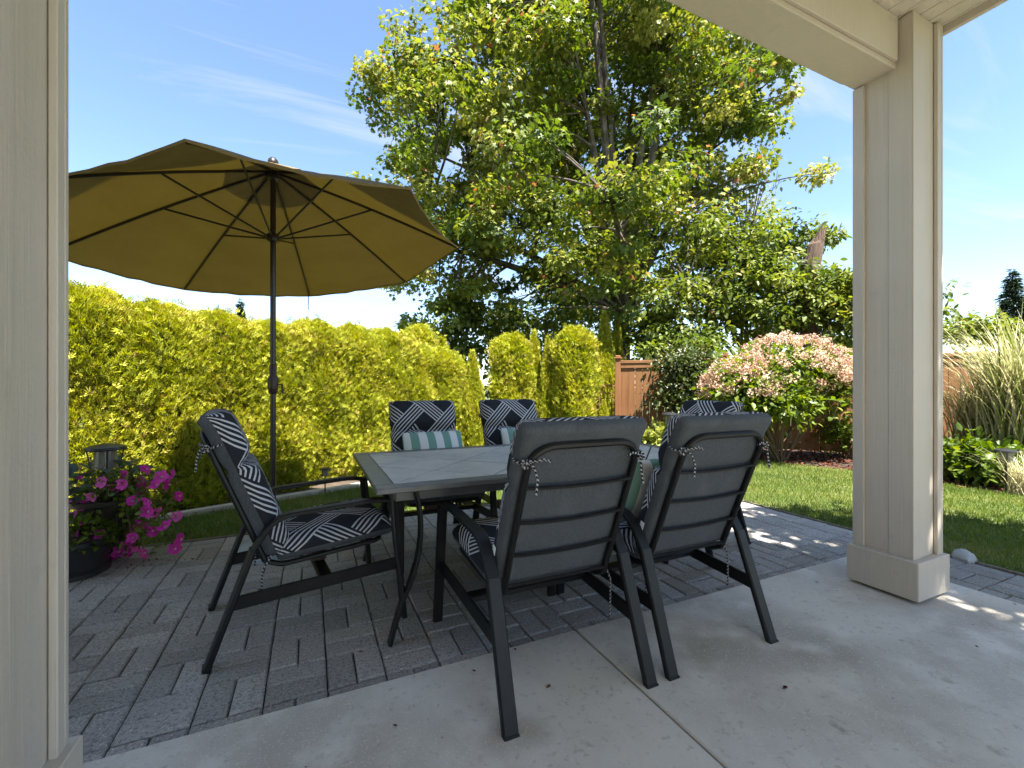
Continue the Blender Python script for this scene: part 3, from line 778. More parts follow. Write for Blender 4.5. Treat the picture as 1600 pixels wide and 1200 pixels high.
# small vented cap above the canopy
vs = [apex + Vector((0,0,.055))]; fs = []
for k in range(8):
    for w in (0, .5):
        p = rib_pt(k, .24).lerp(rib_pt(k+1, .24), w); p.z += .018 - (.02 if w else 0); vs.append(p)
for j in range(16): fs.append((0, 1+j, 1+(j+1) % 16))
b = MB(); b.add(vs, fs); b.build('canopy_vent', M['canopy'], um, True, 80)
b = MB(); b.lathe([(.012,2.78),(.03,2.815),(.038,2.85),(.032,2.875),(.018,2.89),(.004,2.895)], 14); b.build('finial', M['pole'], um, True)
b = MB(); b.lathe([(.021,2.265),(.04,2.275),(.045,2.30),(.04,2.325),(.021,2.335)], 14); b.build('runner_hub', M['pole'], um, True)
b = MB(); b.lathe([(.021,2.72),(.045,2.735),(.045,2.77),(.021,2.785)], 14); b.build('top_hub', M['pole'], um, True)
b = MB(); q = rib_pt(4, .93); b.tube([q, q+Vector((.004,.003,-.10)), q+Vector((.0,.006,-.19)), q+Vector((.012,.006,-.22))], .004, 5); b.build('tie_strap', M['pole'], um)

# ------------------------------------------------------------------ foliage templates
MAPLE = ([(0,.42,.03),(0,0,0),(.50,.18,-.07),(.27,.38,0),(.46,.70,-.08),(.17,.62,0),(0,1,-.12),(-.17,.62,0),(-.46,.70,-.08),(-.27,.38,0),(-.50,.18,-.07)],
         [(0,i,i+1) for i in range(1,10)] + [(0,10,1)])
LEAF = ([(0,0,0),(.26,.35,.05),(0,.40,-.02),(-.26,.35,.05),(.20,.70,.02),(-.20,.70,.02),(0,1,-.10)],
        [(0,1,2),(0,2,3),(1,4,2),(3,2,5),(2,4,6),(2,6,5)])
def fan():
    v = []; f = []
    for a_, l in ((-62,.55),(-32,.85),(0,1.0),(30,.88),(60,.58)):
        a_ = R(a_); d = (math.sin(a_), math.cos(a_)); s = (d[1]*.085, -d[0]*.085); n = len(v); m = l*.55
        v += [(d[0]*.08, d[1]*.08, 0), (d[0]*m+s[0], d[1]*m+s[1], .05), (d[0]*l, d[1]*l, -.04), (d[0]*m-s[0], d[1]*m-s[1], .05)]
        f += [(n,n+1,n+2),(n,n+2,n+3)]
    return v, f
FAN = fan()
PETAL5 = []
def flower():
    """funnel with a pale throat and five rounded, notched petals; it faces +y"""
    v = [(0,-.22,0)]; f = []; n = 20
    for r0, y0 in ((.10,-.06), (.30,.05)):
        for i in range(n): a_ = 2*math.pi*i/n; v.append((r0*math.cos(a_), y0, r0*math.sin(a_)))
    for i in range(n):
        a_ = 2*math.pi*i/n; q = abs(math.sin(a_*2.5)); r = .42 + .10*q; v.append((r*math.cos(a_), .05 + .07*q - .05*(1-q), r*math.sin(a_)))
    for i in range(n):
        j = (i+1) % n; f.append((0, 1+i, 1+j))
        for k in (0, 1): a0 = 1+k*n; f += [(a0+i, a0+n+i, a0+n+j), (a0+i, a0+n+j, a0+j)]
    return v, f
FLOWER = flower()

# ------------------------------------------------------------------ cedars (arborvitae)
def cedar_mesh(h, r, dens, pointed, seed, size=.085):
    """column of upright flat sprays on a dark core"""
    g_ = np.random.default_rng(seed)
    n = int(dens*(2*math.pi*r*h))
    z = g_.random(n)**.95*h; a_ = g_.random(n)*2*math.pi
    t = z/h
    if pointed: prof = np.clip((1-t)/.62, 0.02, 1)**.75 * (0.80+.2*np.minimum(t/.15, 1))
    else: prof = np.sqrt(np.clip(1-np.clip((t-.82)/.18, 0, 1)**2.2, 0.0, 1))*(0.9+.1*np.minimum(t/.12, 1))
    ph = g_.random(6)*6.28
    lump = 1 + .07*np.sin(3*a_+ph[0]+z*2.1) + .06*np.sin(5*a_+ph[1]-z*4.3) + .05*np.sin(z*9+ph[2]+2*a_)
    if not pointed and r > .4:                           # hedge plants are clipped square
        lump = lump*np.minimum(1.28, 1/np.maximum(np.abs(np.cos(a_)), np.abs(np.sin(a_))))
    rr = r*prof*lump*(1 - .20*g_.random(n)**2)
    if r < .4: rr = rr*(1 + .07*np.sin(a_*7+ph[4]+z*3) + .09*g_.normal(size=n))
    if not pointed:                                      # fill the top too
        k = g_.random(n) < .14; rr[k] = r*np.sqrt(g_.random(k.sum()))*.9; q = rr[k]/r
        z[k] = h*(.82+.18*np.sqrt(np.clip(1-q**2, 0, 1)))*(1+.03*np.sin(3*a_[k]+ph[3])) - g_.random(k.sum())*.05
    tuft = g_.random(n) < .07; rr = rr + tuft*g_.random(n)*.06; z = z + (tuft & (t > .75))*g_.random(n)*.09
    out = np.stack([np.cos(a_), np.sin(a_), np.zeros(n)], 1)
    pos = out*rr[:,None]; pos[:,2] = z
    d = out*(.55+.5*g_.random((n,1))) + np.array([0,0,1.0])*(.45+.6*g_.random((n,1))) + g_.normal(size=(n,3))*.38
    tang = np.stack([-np.sin(a_), np.cos(a_), np.zeros(n)], 1)
    nn = tang*g_.choice([-1,1], (n,1))*.7 + out*.6 + g_.normal(size=(n,3))*.45
    sz = size*(.65+.7*g_.random(n))
    pos -= norm(d)*(sz*.5)[:,None]
    tint = np.clip(.58 + .22*g_.normal(size=n) + .14*np.sin(z*5+a_*2), 0, .93)
    tint[g_.random(n) < .012] = 1.0
    return fast_mesh('foliage', *[q for q in scatter(*FAN, pos, d, nn, sz, tint)][:2], M['arbor'], np.repeat(tint, len(FAN[1])))
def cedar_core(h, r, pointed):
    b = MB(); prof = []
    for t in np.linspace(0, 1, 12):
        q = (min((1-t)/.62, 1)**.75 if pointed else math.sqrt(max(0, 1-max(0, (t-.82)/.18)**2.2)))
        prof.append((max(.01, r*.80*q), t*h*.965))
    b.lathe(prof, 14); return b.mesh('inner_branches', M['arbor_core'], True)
tk = MB(); tk.tube([(0,0,-.06),(0,0,.6)], .035, 7); trunk_small = tk.mesh('trunk', M['bark'])
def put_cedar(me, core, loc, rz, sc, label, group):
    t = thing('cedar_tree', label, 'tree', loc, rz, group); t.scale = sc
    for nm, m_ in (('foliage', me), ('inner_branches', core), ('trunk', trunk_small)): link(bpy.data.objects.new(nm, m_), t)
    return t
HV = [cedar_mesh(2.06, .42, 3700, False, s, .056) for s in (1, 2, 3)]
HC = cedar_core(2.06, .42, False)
hd = Vector((.891, .454, 0)); hn = Vector((-.454, .891, 0))
for i in range(13):
    t_ = -2.75 + i*.55
    p = Vector((-1.25, 5.3, -.03)) + hd*t_ + hn*(.42 + random.uniform(-.03, .03))
    s = 1 + random.uniform(-.025, .03)
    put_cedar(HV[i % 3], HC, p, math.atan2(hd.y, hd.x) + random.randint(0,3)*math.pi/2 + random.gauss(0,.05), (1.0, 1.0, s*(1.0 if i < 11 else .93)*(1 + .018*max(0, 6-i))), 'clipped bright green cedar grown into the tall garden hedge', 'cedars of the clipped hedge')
PV = cedar_mesh(2.2, .34, 2600, True, 9, .07); PC = cedar_core(2.2, .34, True)
QV = cedar_mesh(2.2, .34, 2600, False, 10, .07); QC = cedar_core(2.2, .34, False)
def free_cedar(px, top, wpx, Y, pointed, label, me=None):
    q = dp(px, top, Y); w = wpx/F_PX*Y
    put_cedar(PV if pointed else QV, PC if pointed else QC, (q.x, q.y, -.05), random.random()*6, (w/.68, w/.68, (q.z+.05)/2.2), label, None)
free_cedar(738, 552, 44, 7.6, True, 'narrow pointed cedar standing free at the end of the hedge')
free_cedar(800, 525, 62, 8.4, False, 'broad rounded cedar, widest of the close clump of three')
free_cedar(834, 521, 40, 8.6, True, 'middle cedar of the close clump of three')
free_cedar(856, 529, 34, 8.3, True, 'slim cedar of the close clump of three, beside the flat-topped one')
free_cedar(896, 514, 64, 8.2, False, 'flat-topped broad cedar column beside the trellis')
free_cedar(944, 492, 44, 10.6, True, 'tall pointed cedar rising behind the trellis')
free_cedar(964, 497, 30, 10.9, True, 'thin cedar spire close behind the fence end post')
free_cedar(690, 530, 60, 9.0, True, 'shaded cedar behind the far end of the hedge')
free_cedar(655, 512, 60, 9.4, False, 'shaded rounded cedar behind the hedge')
q = gp(943, 652); 
free_cedar(943, 626, 26, 8.6, True, 'dwarf cone-shaped conifer in front of the trellis')

# ------------------------------------------------------------------ broadleaf trees
def limb(b, p0, p1, r0, r1, bow=.12, n=7):
    p0, p1 = Vector(p0), Vector(p1); mid = (p0+p1)/2; L_ = (p1-p0).length
    mid += Vector((random.uniform(-1,1)*bow*L_, random.uniform(-1,1)*bow*L_, .12*L_))
    pts = bez(p0, mid, p1, n); b.tube(pts, 1.0, 6, scale=[r0+(r1-r0)*i/n for i in range(n+1)]); return pts
def tree(name, label, base, fork_z, lobes, nclump, per, leaf, lsize, m, r_tr, spread=.5, nlead=7, bias=.6, tint0=.4, group=None, cat='tree', droop=.35, lean=(0,0)):
    """lobes: list of (centre, radii) ellipsoids in world metres; clumps of leaves sit mostly in their outer shells"""
    base = Vector(base); t = thing(name, label, cat, base, 0, group)
    w = np.array([r[0]*r[1]*r[2] for _, r in lobes])**.75; w /= w.sum()
    k = rng.choice(len(lobes), nclump, p=w)
    dirs = rdir(nclump); rad = (bias + (1-bias)*rng.random(nclump))*np.where(rng.random(nclump) < .22, rng.random(nclump), 1)
    C = np.array([lobes[i][0] for i in k]) + dirs*rad[:,None]*np.array([lobes[i][1] for i in k])
    C = C[C[:,2] > .25]; nclump = len(C)
    b = MB(); fork = base + Vector((lean[0], lean[1], fork_z))
    limb(b, (0,0,-.1), fork-base, r_tr, r_tr*.75, .03)
    order = np.argsort(C[:,2]); leads = []
    top = C[rng.choice(nclump, min(nlead, nclump), replace=False)]
    for q in top:
        pts = limb(b, fork-base, Vector(q)-base, r_tr*.5, r_tr*.08, .10, 9); leads += pts[1:]
    LP = np.array([tuple(p) for p in leads])
    for q in C:
        q = Vector(q)-base; dd = np.linalg.norm(LP - np.array(q), axis=1) + np.maximum(0, LP[:,2]-q.z)*.8
        s = leads[int(np.argmin(dd))]; L_ = (q-s).length
        if L_ > .15: limb(b, s, q, min(r_tr*.14, .012+.012*L_), .006, .12, 5)
    b.build('trunk', M['bark'], t, True)
    N = nclump*per; ci = np.repeat(np.arange(nclump), per)
    cs = (spread*(.6+.8*rng.random(nclump)))[ci]
    off = rng.normal(size=(N,3))*np.array([1,1,.45])
    off *= np.minimum(1, 1.7/np.linalg.norm(off, axis=1, keepdims=True)); pos = C[ci] + off*cs[:,None]*.62
    d = norm(off)*.7 + rng.normal(size=(N,3))*.5 + np.array([0,0,-droop])
    nn = rng.normal(size=(N,3))*.38 + np.array([0,0,1.0]) + norm(off)*.35 + (rng.normal(size=(nclump,3))*.3)[ci]
    sz = lsize*(.55+.75*rng.random(N))
    ct = np.clip(tint0 + .16*rng.normal(size=nclump), .02, .9)
    tint = np.clip(ct[ci] + .12*rng.normal(size=N), 0, .82)
    sel = rng.random(N) < (.006 + .06*(rng.random(nclump) < .2)[ci]); tint[sel] = .92+.08*rng.random(sel.sum())
    V, Fc, tt = scatter(*leaf, pos - np.array(base), d, nn, sz, tint)
    link(bpy.data.objects.new('crown', fast_mesh('crown', V, Fc, m, tt)), t)
    return t
def lobe(px, py, Y, rx, ry, rd=None):
    """an ellipsoid given by its middle pixel, distance and pixel radii"""
    s = Y/F_PX; p = dp(px, py, Y); q = (rx*s if rd is None else rd)
    return (np.array(p), (max(rx*s*.9, .2), q if q else rx*s, ry*s))
YM = 14.0
mb = dp(972, 470, YM); mb.z = -.05
tree('maple_tree', 'huge leafy maple tree towering behind the cedars and fence', mb, 3.6,
     [lobe(880,110,YM,230,170,5), lobe(740,200,YM-.6,160,150,4), lobe(1060,140,YM,150,130,4), lobe(860,330,YM-1.2,200,110,4.5), lobe(700,420,YM-.8,95,70,3),
      lobe(1080,300,YM,120,130,4), lobe(900,470,YM-.5,190,70,4), lobe(640,130,YM,75,60,2), lobe(1190,110,YM-.6,70,60,2), lobe(900,-70,YM,210,120,5), lobe(610,270,YM,45,60,1.5)],
     720, 180, MAPLE, .142, M['maple'], .34, .55, 26, .58, .53, droop=.5)
tb2 = dp(1170, 560, 11.5); tb2.z = -.05
tree('broadleaf_tree', 'bushy green tree behind the wooden fence, beside the broken trunk', tb2, 1.6,
     [lobe(1120,400,11.8,110,80,1.6), lobe(1200,470,11.2,130,80,1.6), lobe(1040,490,11.2,80,70,1.4), lobe(1230,370,12,60,50,1.2), lobe(1290,470,11,60,60,1.2)],
     230, 90, LEAF, .15, M['leaf_mid'], .13, .38, 9, .55, .46)
tb3 = dp(1310, 540, 10); tb3.z = -.05
tree('broadleaf_tree', 'light green leafy tree behind the fence, next to the right pillar', tb3, 1.2,
     [lobe(1320,480,10,60,70,1.0), lobe(1390,470,10,70,70,1.0), lobe(1510,520,10.5,45,30,.8)], 90, 80, LEAF, .14, M['leaf_mid'], .08, .35, 6, .5, .6)
for i, (px, py, Y, rx, ry, lb) in enumerate(((700,520,12.5,90,55,'dark leafy undergrowth behind the hedge end'), (1060,540,10.4,80,40,'leafy laurel shrub rising just behind the fence'), (810,520,13,90,60,'dark undergrowth behind the clump of three cedars'))):
    p = dp(px, 600, Y); p.z = -.05
    tree('shrub', lb, p, .5, [lobe(px, py, Y, rx, ry, 1.0), lobe(px, py+50, Y, rx, ry, 1.0)], 70, 80, LEAF, .15, M['leaf_mid'], .05, .38, 5, .4, .30, cat='shrub')
p = Vector((6.0, -2.6, -.05))
tree('garden_tree', 'small leafy tree at the side of the house shading the lawn', p, 2.2,
     [(np.array((5.6,-2.0,4.8)), (1.4,1.2,1.0)), (np.array((4.35,-1.3,5.0)), (.95,1.1,.55)), (np.array((5.1,-.7,4.9)), (.9,.9,.5)), (np.array((4.2,.1,5.0)), (.65,.6,.3))], 330, 70, LEAF, .13, M['leaf_mid'], .09, .34, 9, .3, .45)
# sparse twiggy sapling, broken trunk, far conifers
p = dp(1165, 420, 12.4); p.z = 0
tree('sapling', 'thin almost leafless sapling poking above the green tree', p, 5.2, [lobe(1185,270,12.4,45,60,.8)], 40, 5, LEAF, .12, M['leaf_mid'], .05, .3, 9, .5, .4, cat='sapling')
p = dp(1262, 412, 10.6)
b = MB(); n = 12; ring = []
for k, (z, r) in enumerate(((-p.z-.05,.30),(0,.24),(.45,.22))):
    ring += [(r*math.cos(2*math.pi*i/n)+ .12*k, r*math.sin(2*math.pi*i/n), z) for i in range(n)]
jag = [.25,.6,1.25,.9,1.5,.7,.35,.15,.3,.1,.2,.12]
ring += [(.17*math.cos(2*math.pi*i/n)+.26+.30*jag[i], .17*math.sin(2*math.pi*i/n), .40+.46*jag[i]) for i in range(n)]
b.add(ring, [(r*n+i, r*n+(i+1)%n, (r+1)*n+(i+1)%n, (r+1)*n+i) for r in range(3) for i in range(n)])
o = b.build('broken_trunk', M['snag']); o.location = p; o.scale = (.8,.8,1); o.rotation_euler = (0,0,-YAW); tag(o, 'splintered dead tree trunk pointing up behind the fence', 'dead tree')
def conifer(px, top, Y, wpx, label):
    q = dp(px, top, Y); h = q.z; w = wpx/F_PX*Y/2
    t = thing('conifer_tree', label, 'tree', (q.x, q.y, -.06), 0, None)
    b = MB(); b.tube([(0,0,0),(0,0,h*.98)], 1, 7, scale=[.02*h, .004*h]); b.build('trunk', M['bark'], t)
    N = 2600; z = h*(1-rng.random(N)**.6*.85); a_ = rng.random(N)*6.283; tier = .75+.25*np.sin(z/h*60+a_*2)
    rr = w*((h-z)/h/.85)*tier*(1+.3*np.sin(a_*3+z))*np.sqrt(rng.random(N)); out = np.stack([np.cos(a_), np.sin(a_), np.full(N, -.25)], 1)
    pos = np.stack([np.cos(a_)*rr, np.sin(a_)*rr, z], 1)
    V, Fc, tt = scatter(*FAN, pos, out + rng.normal(size=(N,3))*.3, np.array([0,0,1.]) + rng.normal(size=(N,3))*.4, .05*h*(.6+.6*rng.random(N)), rng.random(N))
    link(bpy.data.objects.new('crown', fast_mesh('crown', V, Fc, M['conifer'], tt)), t)
conifer(1582, 418, 26, 90, 'dark conifer tree far beyond the striped grass')
conifer(376, 468, 30, 26, 'small grey-green treetop peeking over the hedge')
conifer(632, 486, 24, 70, 'distant conifer between hedge top and maple')

# ------------------------------------------------------------------ fence and trellis
FA, FB = Vector((5.91, 7.52, 0)), Vector((5.91 + .667*10.5, 7.52 - .744*10.5, 0))
fr = thing('wooden_fence', 'tall cedar board fence with end post behind the flowering shrubs', 'fence', FA, math.atan2(FB.y-FA.y, FB.x-FA.x))
LF = (FB-FA).length
b = MB(); b.box((-.07,-.0115,.06), (.07,.0115,1.70), .003); bm0 = b.mesh('board', M['cedar_wood'])
for k in range(int(LF/.146)):
    o = bpy.data.objects.new('board', bm0); link(o, fr); o.location = (.13 + k*.146, random.uniform(-.002,.002), random.uniform(-.004,.004)); o.scale = (1,1,1)
b = MB(); b.box((-.055,-.055,-.05), (.055,.055,1.80), .006); pm = b.mesh('post', M['cedar_wood'])
b = MB(); b.box((-.075,-.075,1.80), (.075,.075,1.83), .006); b.box((-.05,-.05,1.83), (.05,.05,1.87), .012); cpm = b.mesh('post_cap', M['cedar_wood'])
for k in range(6):
    o = bpy.data.objects.new('post', pm); link(o, fr); o.location = (k*2.05, .07 if k else 0, 0)
    q = bpy.data.objects.new('post_cap', cpm); link(q, o)
for z0, z1, y0, y1, nm in ((1.70,1.76,-.045,.03,'cap_rail'), (.10,.19,-.035,-.0125,'bottom_rail'), (1.60,1.695,-.032,-.0125,'top_rail')):
    b = MB(); b.box((.06, y0, z0), (LF, y1, z1), .004); b.build(nm, M['cedar_wood'], fr)
tp = gp(942, 655) ; tp = dp(943, 652, 9.6)
tr = thing('trellis', 'brown wooden garden trellis beside the fence end post', 'trellis', (tp.x, tp.y, -.04), -YAW)
w2, hh = .26, dp(943, 604, 9.6).z + .04
for sx in (-1, 1):
    b = MB(); b.box((sx*w2-.02,-.02,0), (sx*w2+.02,.02,hh)); b.build('post', M['cedar_wood'], tr)
b = MB(); b.box((-w2-.05,-.03,hh+.001), (w2+.05,.03,hh+.035)); b.build('cap_rail', M['cedar_wood'], tr)
for k in range(5):
    x = -w2 + .09 + k*.085; b = MB(); b.box((x-.007,-.012,.1), (x+.007,-.001,hh)); b.build('slat', M['cedar_wood'], tr)
for k in range(9):
    z = .15 + k*.12
    if z < hh-.03: b = MB(); b.box((-w2+.02,0,z-.007), (w2-.02,.011,z+.007)); b.build('slat', M['cedar_wood'], tr)

# ------------------------------------------------------------------ flowering shrub and other plants
def stems_to(b, base_r, targets, r0=.018, start=None):
    for q in targets:
        s = start or Vector((random.uniform(-1,1)*base_r, random.uniform(-1,1)*base_r, -.05))
        q = Vector(q); m_ = Vector((q.x*.45, q.y*.45, q.z*.62)); pts = bez(s, m_, q, 6)
        b.tube(pts, 1, 5, scale=[r0*(1-.75*i/6) for i in range(7)])
def shrub(name, label, cat, loc, lobes, nc, per, lsize, m, tint0=.45, leaf=LEAF, spread=.22, bias=.6, stem_r=.018):
    t = thing(name, label, cat, loc); loc = np.array(loc)
    k = rng.integers(0, len(lobes), nc); dirs = rdir(nc); dirs[:,2] = np.where(dirs[:,2] < -.5, -dirs[:,2], dirs[:,2])
    C = np.array([lobes[i][0] for i in k]) + dirs*(bias+(1-bias)*rng.random((nc,1)))*np.array([lobes[i][1] for i in k])
    C = C - loc; C = C[C[:,2] > .12]; nc = len(C)
    b = MB(); stems_to(b, .12, C[rng.choice(nc, min(26, nc), replace=False)], stem_r); b.build('stems', M['stem'], t, True)
    N = nc*per; ci = np.repeat(np.arange(nc), per); off = rng.normal(size=(N,3))*np.array([1,1,.7])
    pos = C[ci] + off*spread*.6; pos[:,2] = np.maximum(pos[:,2], .03)
    V, Fc, tt = scatter(*leaf, pos, norm(off)+rng.normal(size=(N,3))*.5+np.array([0,0,-.2]), rng.normal(size=(N,3))*.5+np.array([0,0,1.]), lsize*(.6+.7*rng.random(N)),
                        np.clip(tint0+.2*rng.normal(size=N), 0, 1))
    link(bpy.data.objects.new('leaves', fast_mesh('leaves', V, Fc, m, tt)), t)
    return t, C
YS = 7.3
sb = dp(1215, 712, YS); sb.z = -.03
hy, HCn = shrub('flowering_shrub', 'large shrub covered in pale pink flower heads before the fence', 'shrub', sb,
     [lobe(1230,590,YS,95,58,.75), lobe(1160,620,YS-.2,55,50,.5), lobe(1290,610,YS+.1,50,50,.6), lobe(1205,635,YS-.2,60,38,.5)], 170, 46, .105, M['hydra'], .5, spread=.26, bias=.5)
# flower heads sit on the upper outside of the shrub
hc = []
for (c_, r_) in [lobe(1230,588,YS,102,62,.8), lobe(1155,612,YS-.2,58,48,.55), lobe(1290,605,YS+.1,52,58,.65)]:
    dd = rdir(280); dd = dd[(dd[:,2] > -.15)]; hc.append(c_ + dd*np.array(r_)*1.03)
hc = np.concatenate(hc) - np.array(sb); hc = hc[rng.permutation(len(hc))[:350]]
pet = ([(0,0,0),(.5,.5,.1),(0,1,0),(-.5,.5,.1)], [(0,1,2),(0,2,3)])
np_ = 46
for gi in range(0, len(hc), 1):
    pass
ci = np.repeat(np.arange(len(hc)), np_); off = rdir(len(ci)); ps = hc[ci] + off*(.045+.055*rng.random((len(ci),1)))*np.array([1,1,.8])
V, Fc, tt = scatter(*pet, ps, off*.5+rng.normal(size=off.shape)*.7, off, .032*(.7+.6*rng.random(len(ci))), np.clip(.55+.2*rng.normal(size=len(ci))+(rng.random(len(hc))*.4-.2)[ci], 0, 1))
o = link(bpy.data.objects.new('flower_heads', fast_mesh('flower_heads', V, Fc, M['bloom'], tt)), hy); o['kind'] = 'stuff'; o['label'] = 'pale pink flower heads'
p = dp(1052, 660, 8.4); p.z = -.03
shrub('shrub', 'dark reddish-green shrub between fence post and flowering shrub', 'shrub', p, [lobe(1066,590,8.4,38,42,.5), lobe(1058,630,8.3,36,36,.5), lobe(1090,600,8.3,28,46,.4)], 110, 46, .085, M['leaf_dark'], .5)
p = gp(1035, 705); p.z = -.02
shrub('hosta', 'low lime green leafy plant at the bed edge behind the chairs', 'plant', p, [(np.array(p)+np.array((0,0,.18)), (.42,.3,.2))], 30, 26, .17, M['lime'], .6, spread=.2, stem_r=.006)
p = gp(1322, 712); p.z = -.02
shrub('shrub', 'small green shrub at the foot of the fence by the pillar', 'shrub', p, [(np.array(p)+np.array((0,0,.3)), (.4,.3,.35))], 36, 36, .08, M['hydra'], .4, stem_r=.008)
for px, py, lb in ((1512, 748, 'low fern beneath the tall striped grass'), (1545, 752, 'spreading fern beside the black garden light')):
    p = gp(px, py); p.z = -.02
    shrub('fern', lb, 'fern', p, [(np.array(p)+np.array((0,0,.16)), (.38,.32,.28))], 34, 34, .11, M['hydra'], .35, stem_r=.006, spread=.2)
p = gp(1500, 712); p.z = -.02
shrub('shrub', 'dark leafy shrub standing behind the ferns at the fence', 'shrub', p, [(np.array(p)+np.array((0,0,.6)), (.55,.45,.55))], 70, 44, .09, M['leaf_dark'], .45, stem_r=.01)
p = gp(262, 778); p.z = -.02
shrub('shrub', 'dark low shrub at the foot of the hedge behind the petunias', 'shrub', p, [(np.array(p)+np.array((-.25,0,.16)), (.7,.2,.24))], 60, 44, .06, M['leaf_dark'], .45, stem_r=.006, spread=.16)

def strip_blades(n, base_fn, h_fn, w, m_tint, lean, curl, segs=7):
    """arching blades; returns verts, quads, tint"""
    V = []; T = []
    for i in range(n):
        bx, by = base_fn(); h = h_fn(); a_ = random.random()*6.283; ln = lean*random.uniform(.2,1)*h
        d = np.array((math.cos(a_), math.sin(a_), 0)); sd = np.array((-d[1], d[0], 0)); cu = curl*random.uniform(.3,1.3)
        for k in range(segs+1):
            t = k/segs; p = np.array((bx,by,0)) + d*(ln*t**1.6 + cu*h*.35*max(0,t-.55)**1.5) + np.array((0,0,h*(t - cu*.9*max(0,t-.5)**2)))
            ww = w*(1-t**2.5)*.5 + .0008; V += [p - sd*ww, p + sd*ww]
        T += [m_tint()]*segs
    k = segs+1; Fc = [(i*2*k+2*j, i*2*k+2*j+1, i*2*k+2*j+3, i*2*k+2*j+2) for i in range(n) for j in range(segs)]
    return np.array(V), np.array(Fc), np.array(T)
for (px, py, Y, n, h0, h1, lb) in ((1600,745,5.6,1300,1.0,2.6,'tall striped ornamental grass clump beside the right pillar'), (1530,735,6.2,420,.9,1.7,'shorter arching striped grass in front of the fence')):
    p = gp(px, py); Y0 = CY*p.y + SY*p.x
    t = thing('ornamental_grass', lb, 'grass', (p.x, p.y, -.03))
    V, Fc, T = strip_blades(n, lambda: (random.gauss(0,.13), random.gauss(0,.13)), lambda: random.uniform(h0, h1), .022, lambda: min(1, max(0, random.gauss(.6,.28))), .42, 1.0)
    link(bpy.data.objects.new('blades', fast_mesh('blades', V, Fc, M['miscanthus'], T)), t)
p = gp(1588, 772); t = thing('ornamental_grass', 'low dry grass tuft around the black garden light', 'grass', (p.x+.15, p.y, -.03))
V, Fc, T = strip_blades(160, lambda: (random.gauss(0,.06), random.gauss(0,.06)), lambda: random.uniform(.3,.6), .008, lambda: random.uniform(.6,1), .9, .8, 5)
link(bpy.data.objects.new('blades', fast_mesh('blades', V, Fc, M['miscanthus'], T)), t)

# lawn blades
def in_poly(x, y, poly):
    r = np.zeros(len(x), bool); n = len(poly)
    for i in range(n):
        (x0, y0), (x1, y1) = poly[i], poly[(i+1) % n]
        c_ = ((y0 > y) != (y1 > y)) & (x < (x1-x0)*(y-y0)/((y1-y0) if y1 != y0 else 1e-9) + x0); r ^= c_
    return r
N = 420000
x = rng.uniform(-2.6, 7.6, N); y = rng.uniform(.2, 7.7, N)
Yc = SY*x + CY*y; Xc = CY*x - SY*y; px = 800 + F_PX*Xc/np.maximum(Yc, .1)
k = in_poly(x, y, lawn_poly) & (px > 60) & (px < 1680) & (rng.random(N) < np.clip(5.5/Yc, .25, 1)**1.2); x, y = x[k], y[k]; N = len(x)
blade = ([(-.5,0,0),(.5,0,0),(.30,.6,.08),(-.30,.6,.08),(0,1,.22)], [(0,1,2),(0,2,3),(3,2,4)])
bt = [(a_*.11, b_, c_) for a_, b_, c_ in blade[0]]
pos = np.stack([x, y, np.full(N, -.014)], 1)
d = rng.normal(size=(N,3))*.38 + np.array([0,0,1.]); nn = rng.normal(size=(N,3)); nn[:,2] *= .2
patch = .5+.18*np.sin(x*2.3+1)*np.sin(y*2.9)+.12*np.sin(x*7.1+y*5.3)
V, Fc, tt = scatter(bt, blade[1], pos, d, nn, .042*(.6+.8*rng.random(N)), np.clip(patch + .2*rng.normal(size=N), 0, 1))
o = link(bpy.data.objects.new('lawn_grass', fast_mesh('lawn_grass', V, Fc, M['grass'], tt))); tag(o, 'short mown grass blades of the lawn', 'grass', kind='stuff')
# mulch chips
N = 16000; bedp = bed_r + [(12,-4),(12,4),(7.5,9),(5.5,9)]
x = rng.uniform(4, 9.6, N); y = rng.uniform(.5, 8, N); k = in_poly(x, y, bedp); x, y = x[k], y[k]; N = len(x)
chip = ([(-.18,0,0),(.18,0,.02),(.15,1,.05),(-.12,.9,0)], [(0,1,2),(0,2,3)])
pos = np.stack([x, y, rng.uniform(-.035,-.012,N)], 1); d = rng.normal(size=(N,3)); d[:,2] *= .3
V, Fc, tt = scatter(*chip, pos, d, np.array([0,0,1.])+rng.normal(size=(N,3))*.3, .07*(.5+rng.random(N)), rng.random(N))
o = link(bpy.data.objects.new('bark_mulch', fast_mesh('bark_mulch', V, Fc, M['mulch'], tt))); tag(o, 'reddish bark mulch chips on the fence bed', 'mulch', kind='stuff')
# leaf litter on the pavers under the pots
N = 60; p0 = gp(215, 880)
pos = np.stack([rng.normal(p0.x, .22, N), rng.normal(p0.y, .12, N), np.full(N, .006)], 1)
V, Fc, tt = scatter(*LEAF, pos, rdir(N)*np.array([1,1,.1]), np.tile([0,0,1.],(N,1)), .018*(.6+rng.random(N)), rng.random(N))
o = link(bpy.data.objects.new('fallen_petals', fast_mesh('fallen_petals', V, Fc, M['mulch'], tt))); tag(o, 'dry petals fallen on the pavers by the pots', 'petals', kind='stuff')

N = 90; pos = np.stack([rng.uniform(-.5, 4.0, N), rng.uniform(.9, 4.0, N), np.full(N, .014)], 1)
V, Fc, tt = scatter(*LEAF, pos, rdir(N)*np.array([1,1,.1]), np.array([0,0,1.])+rng.normal(size=(N,3))*.25, .016*(.4+rng.random(N)**2*1.6), rng.random(N))
o = link(bpy.data.objects.new('leaf_litter', fast_mesh('leaf_litter', V, Fc, M['mulch'], tt))); tag(o, 'tiny dry leaf bits scattered over slab and pavers', 'leaf litter', kind='stuff')

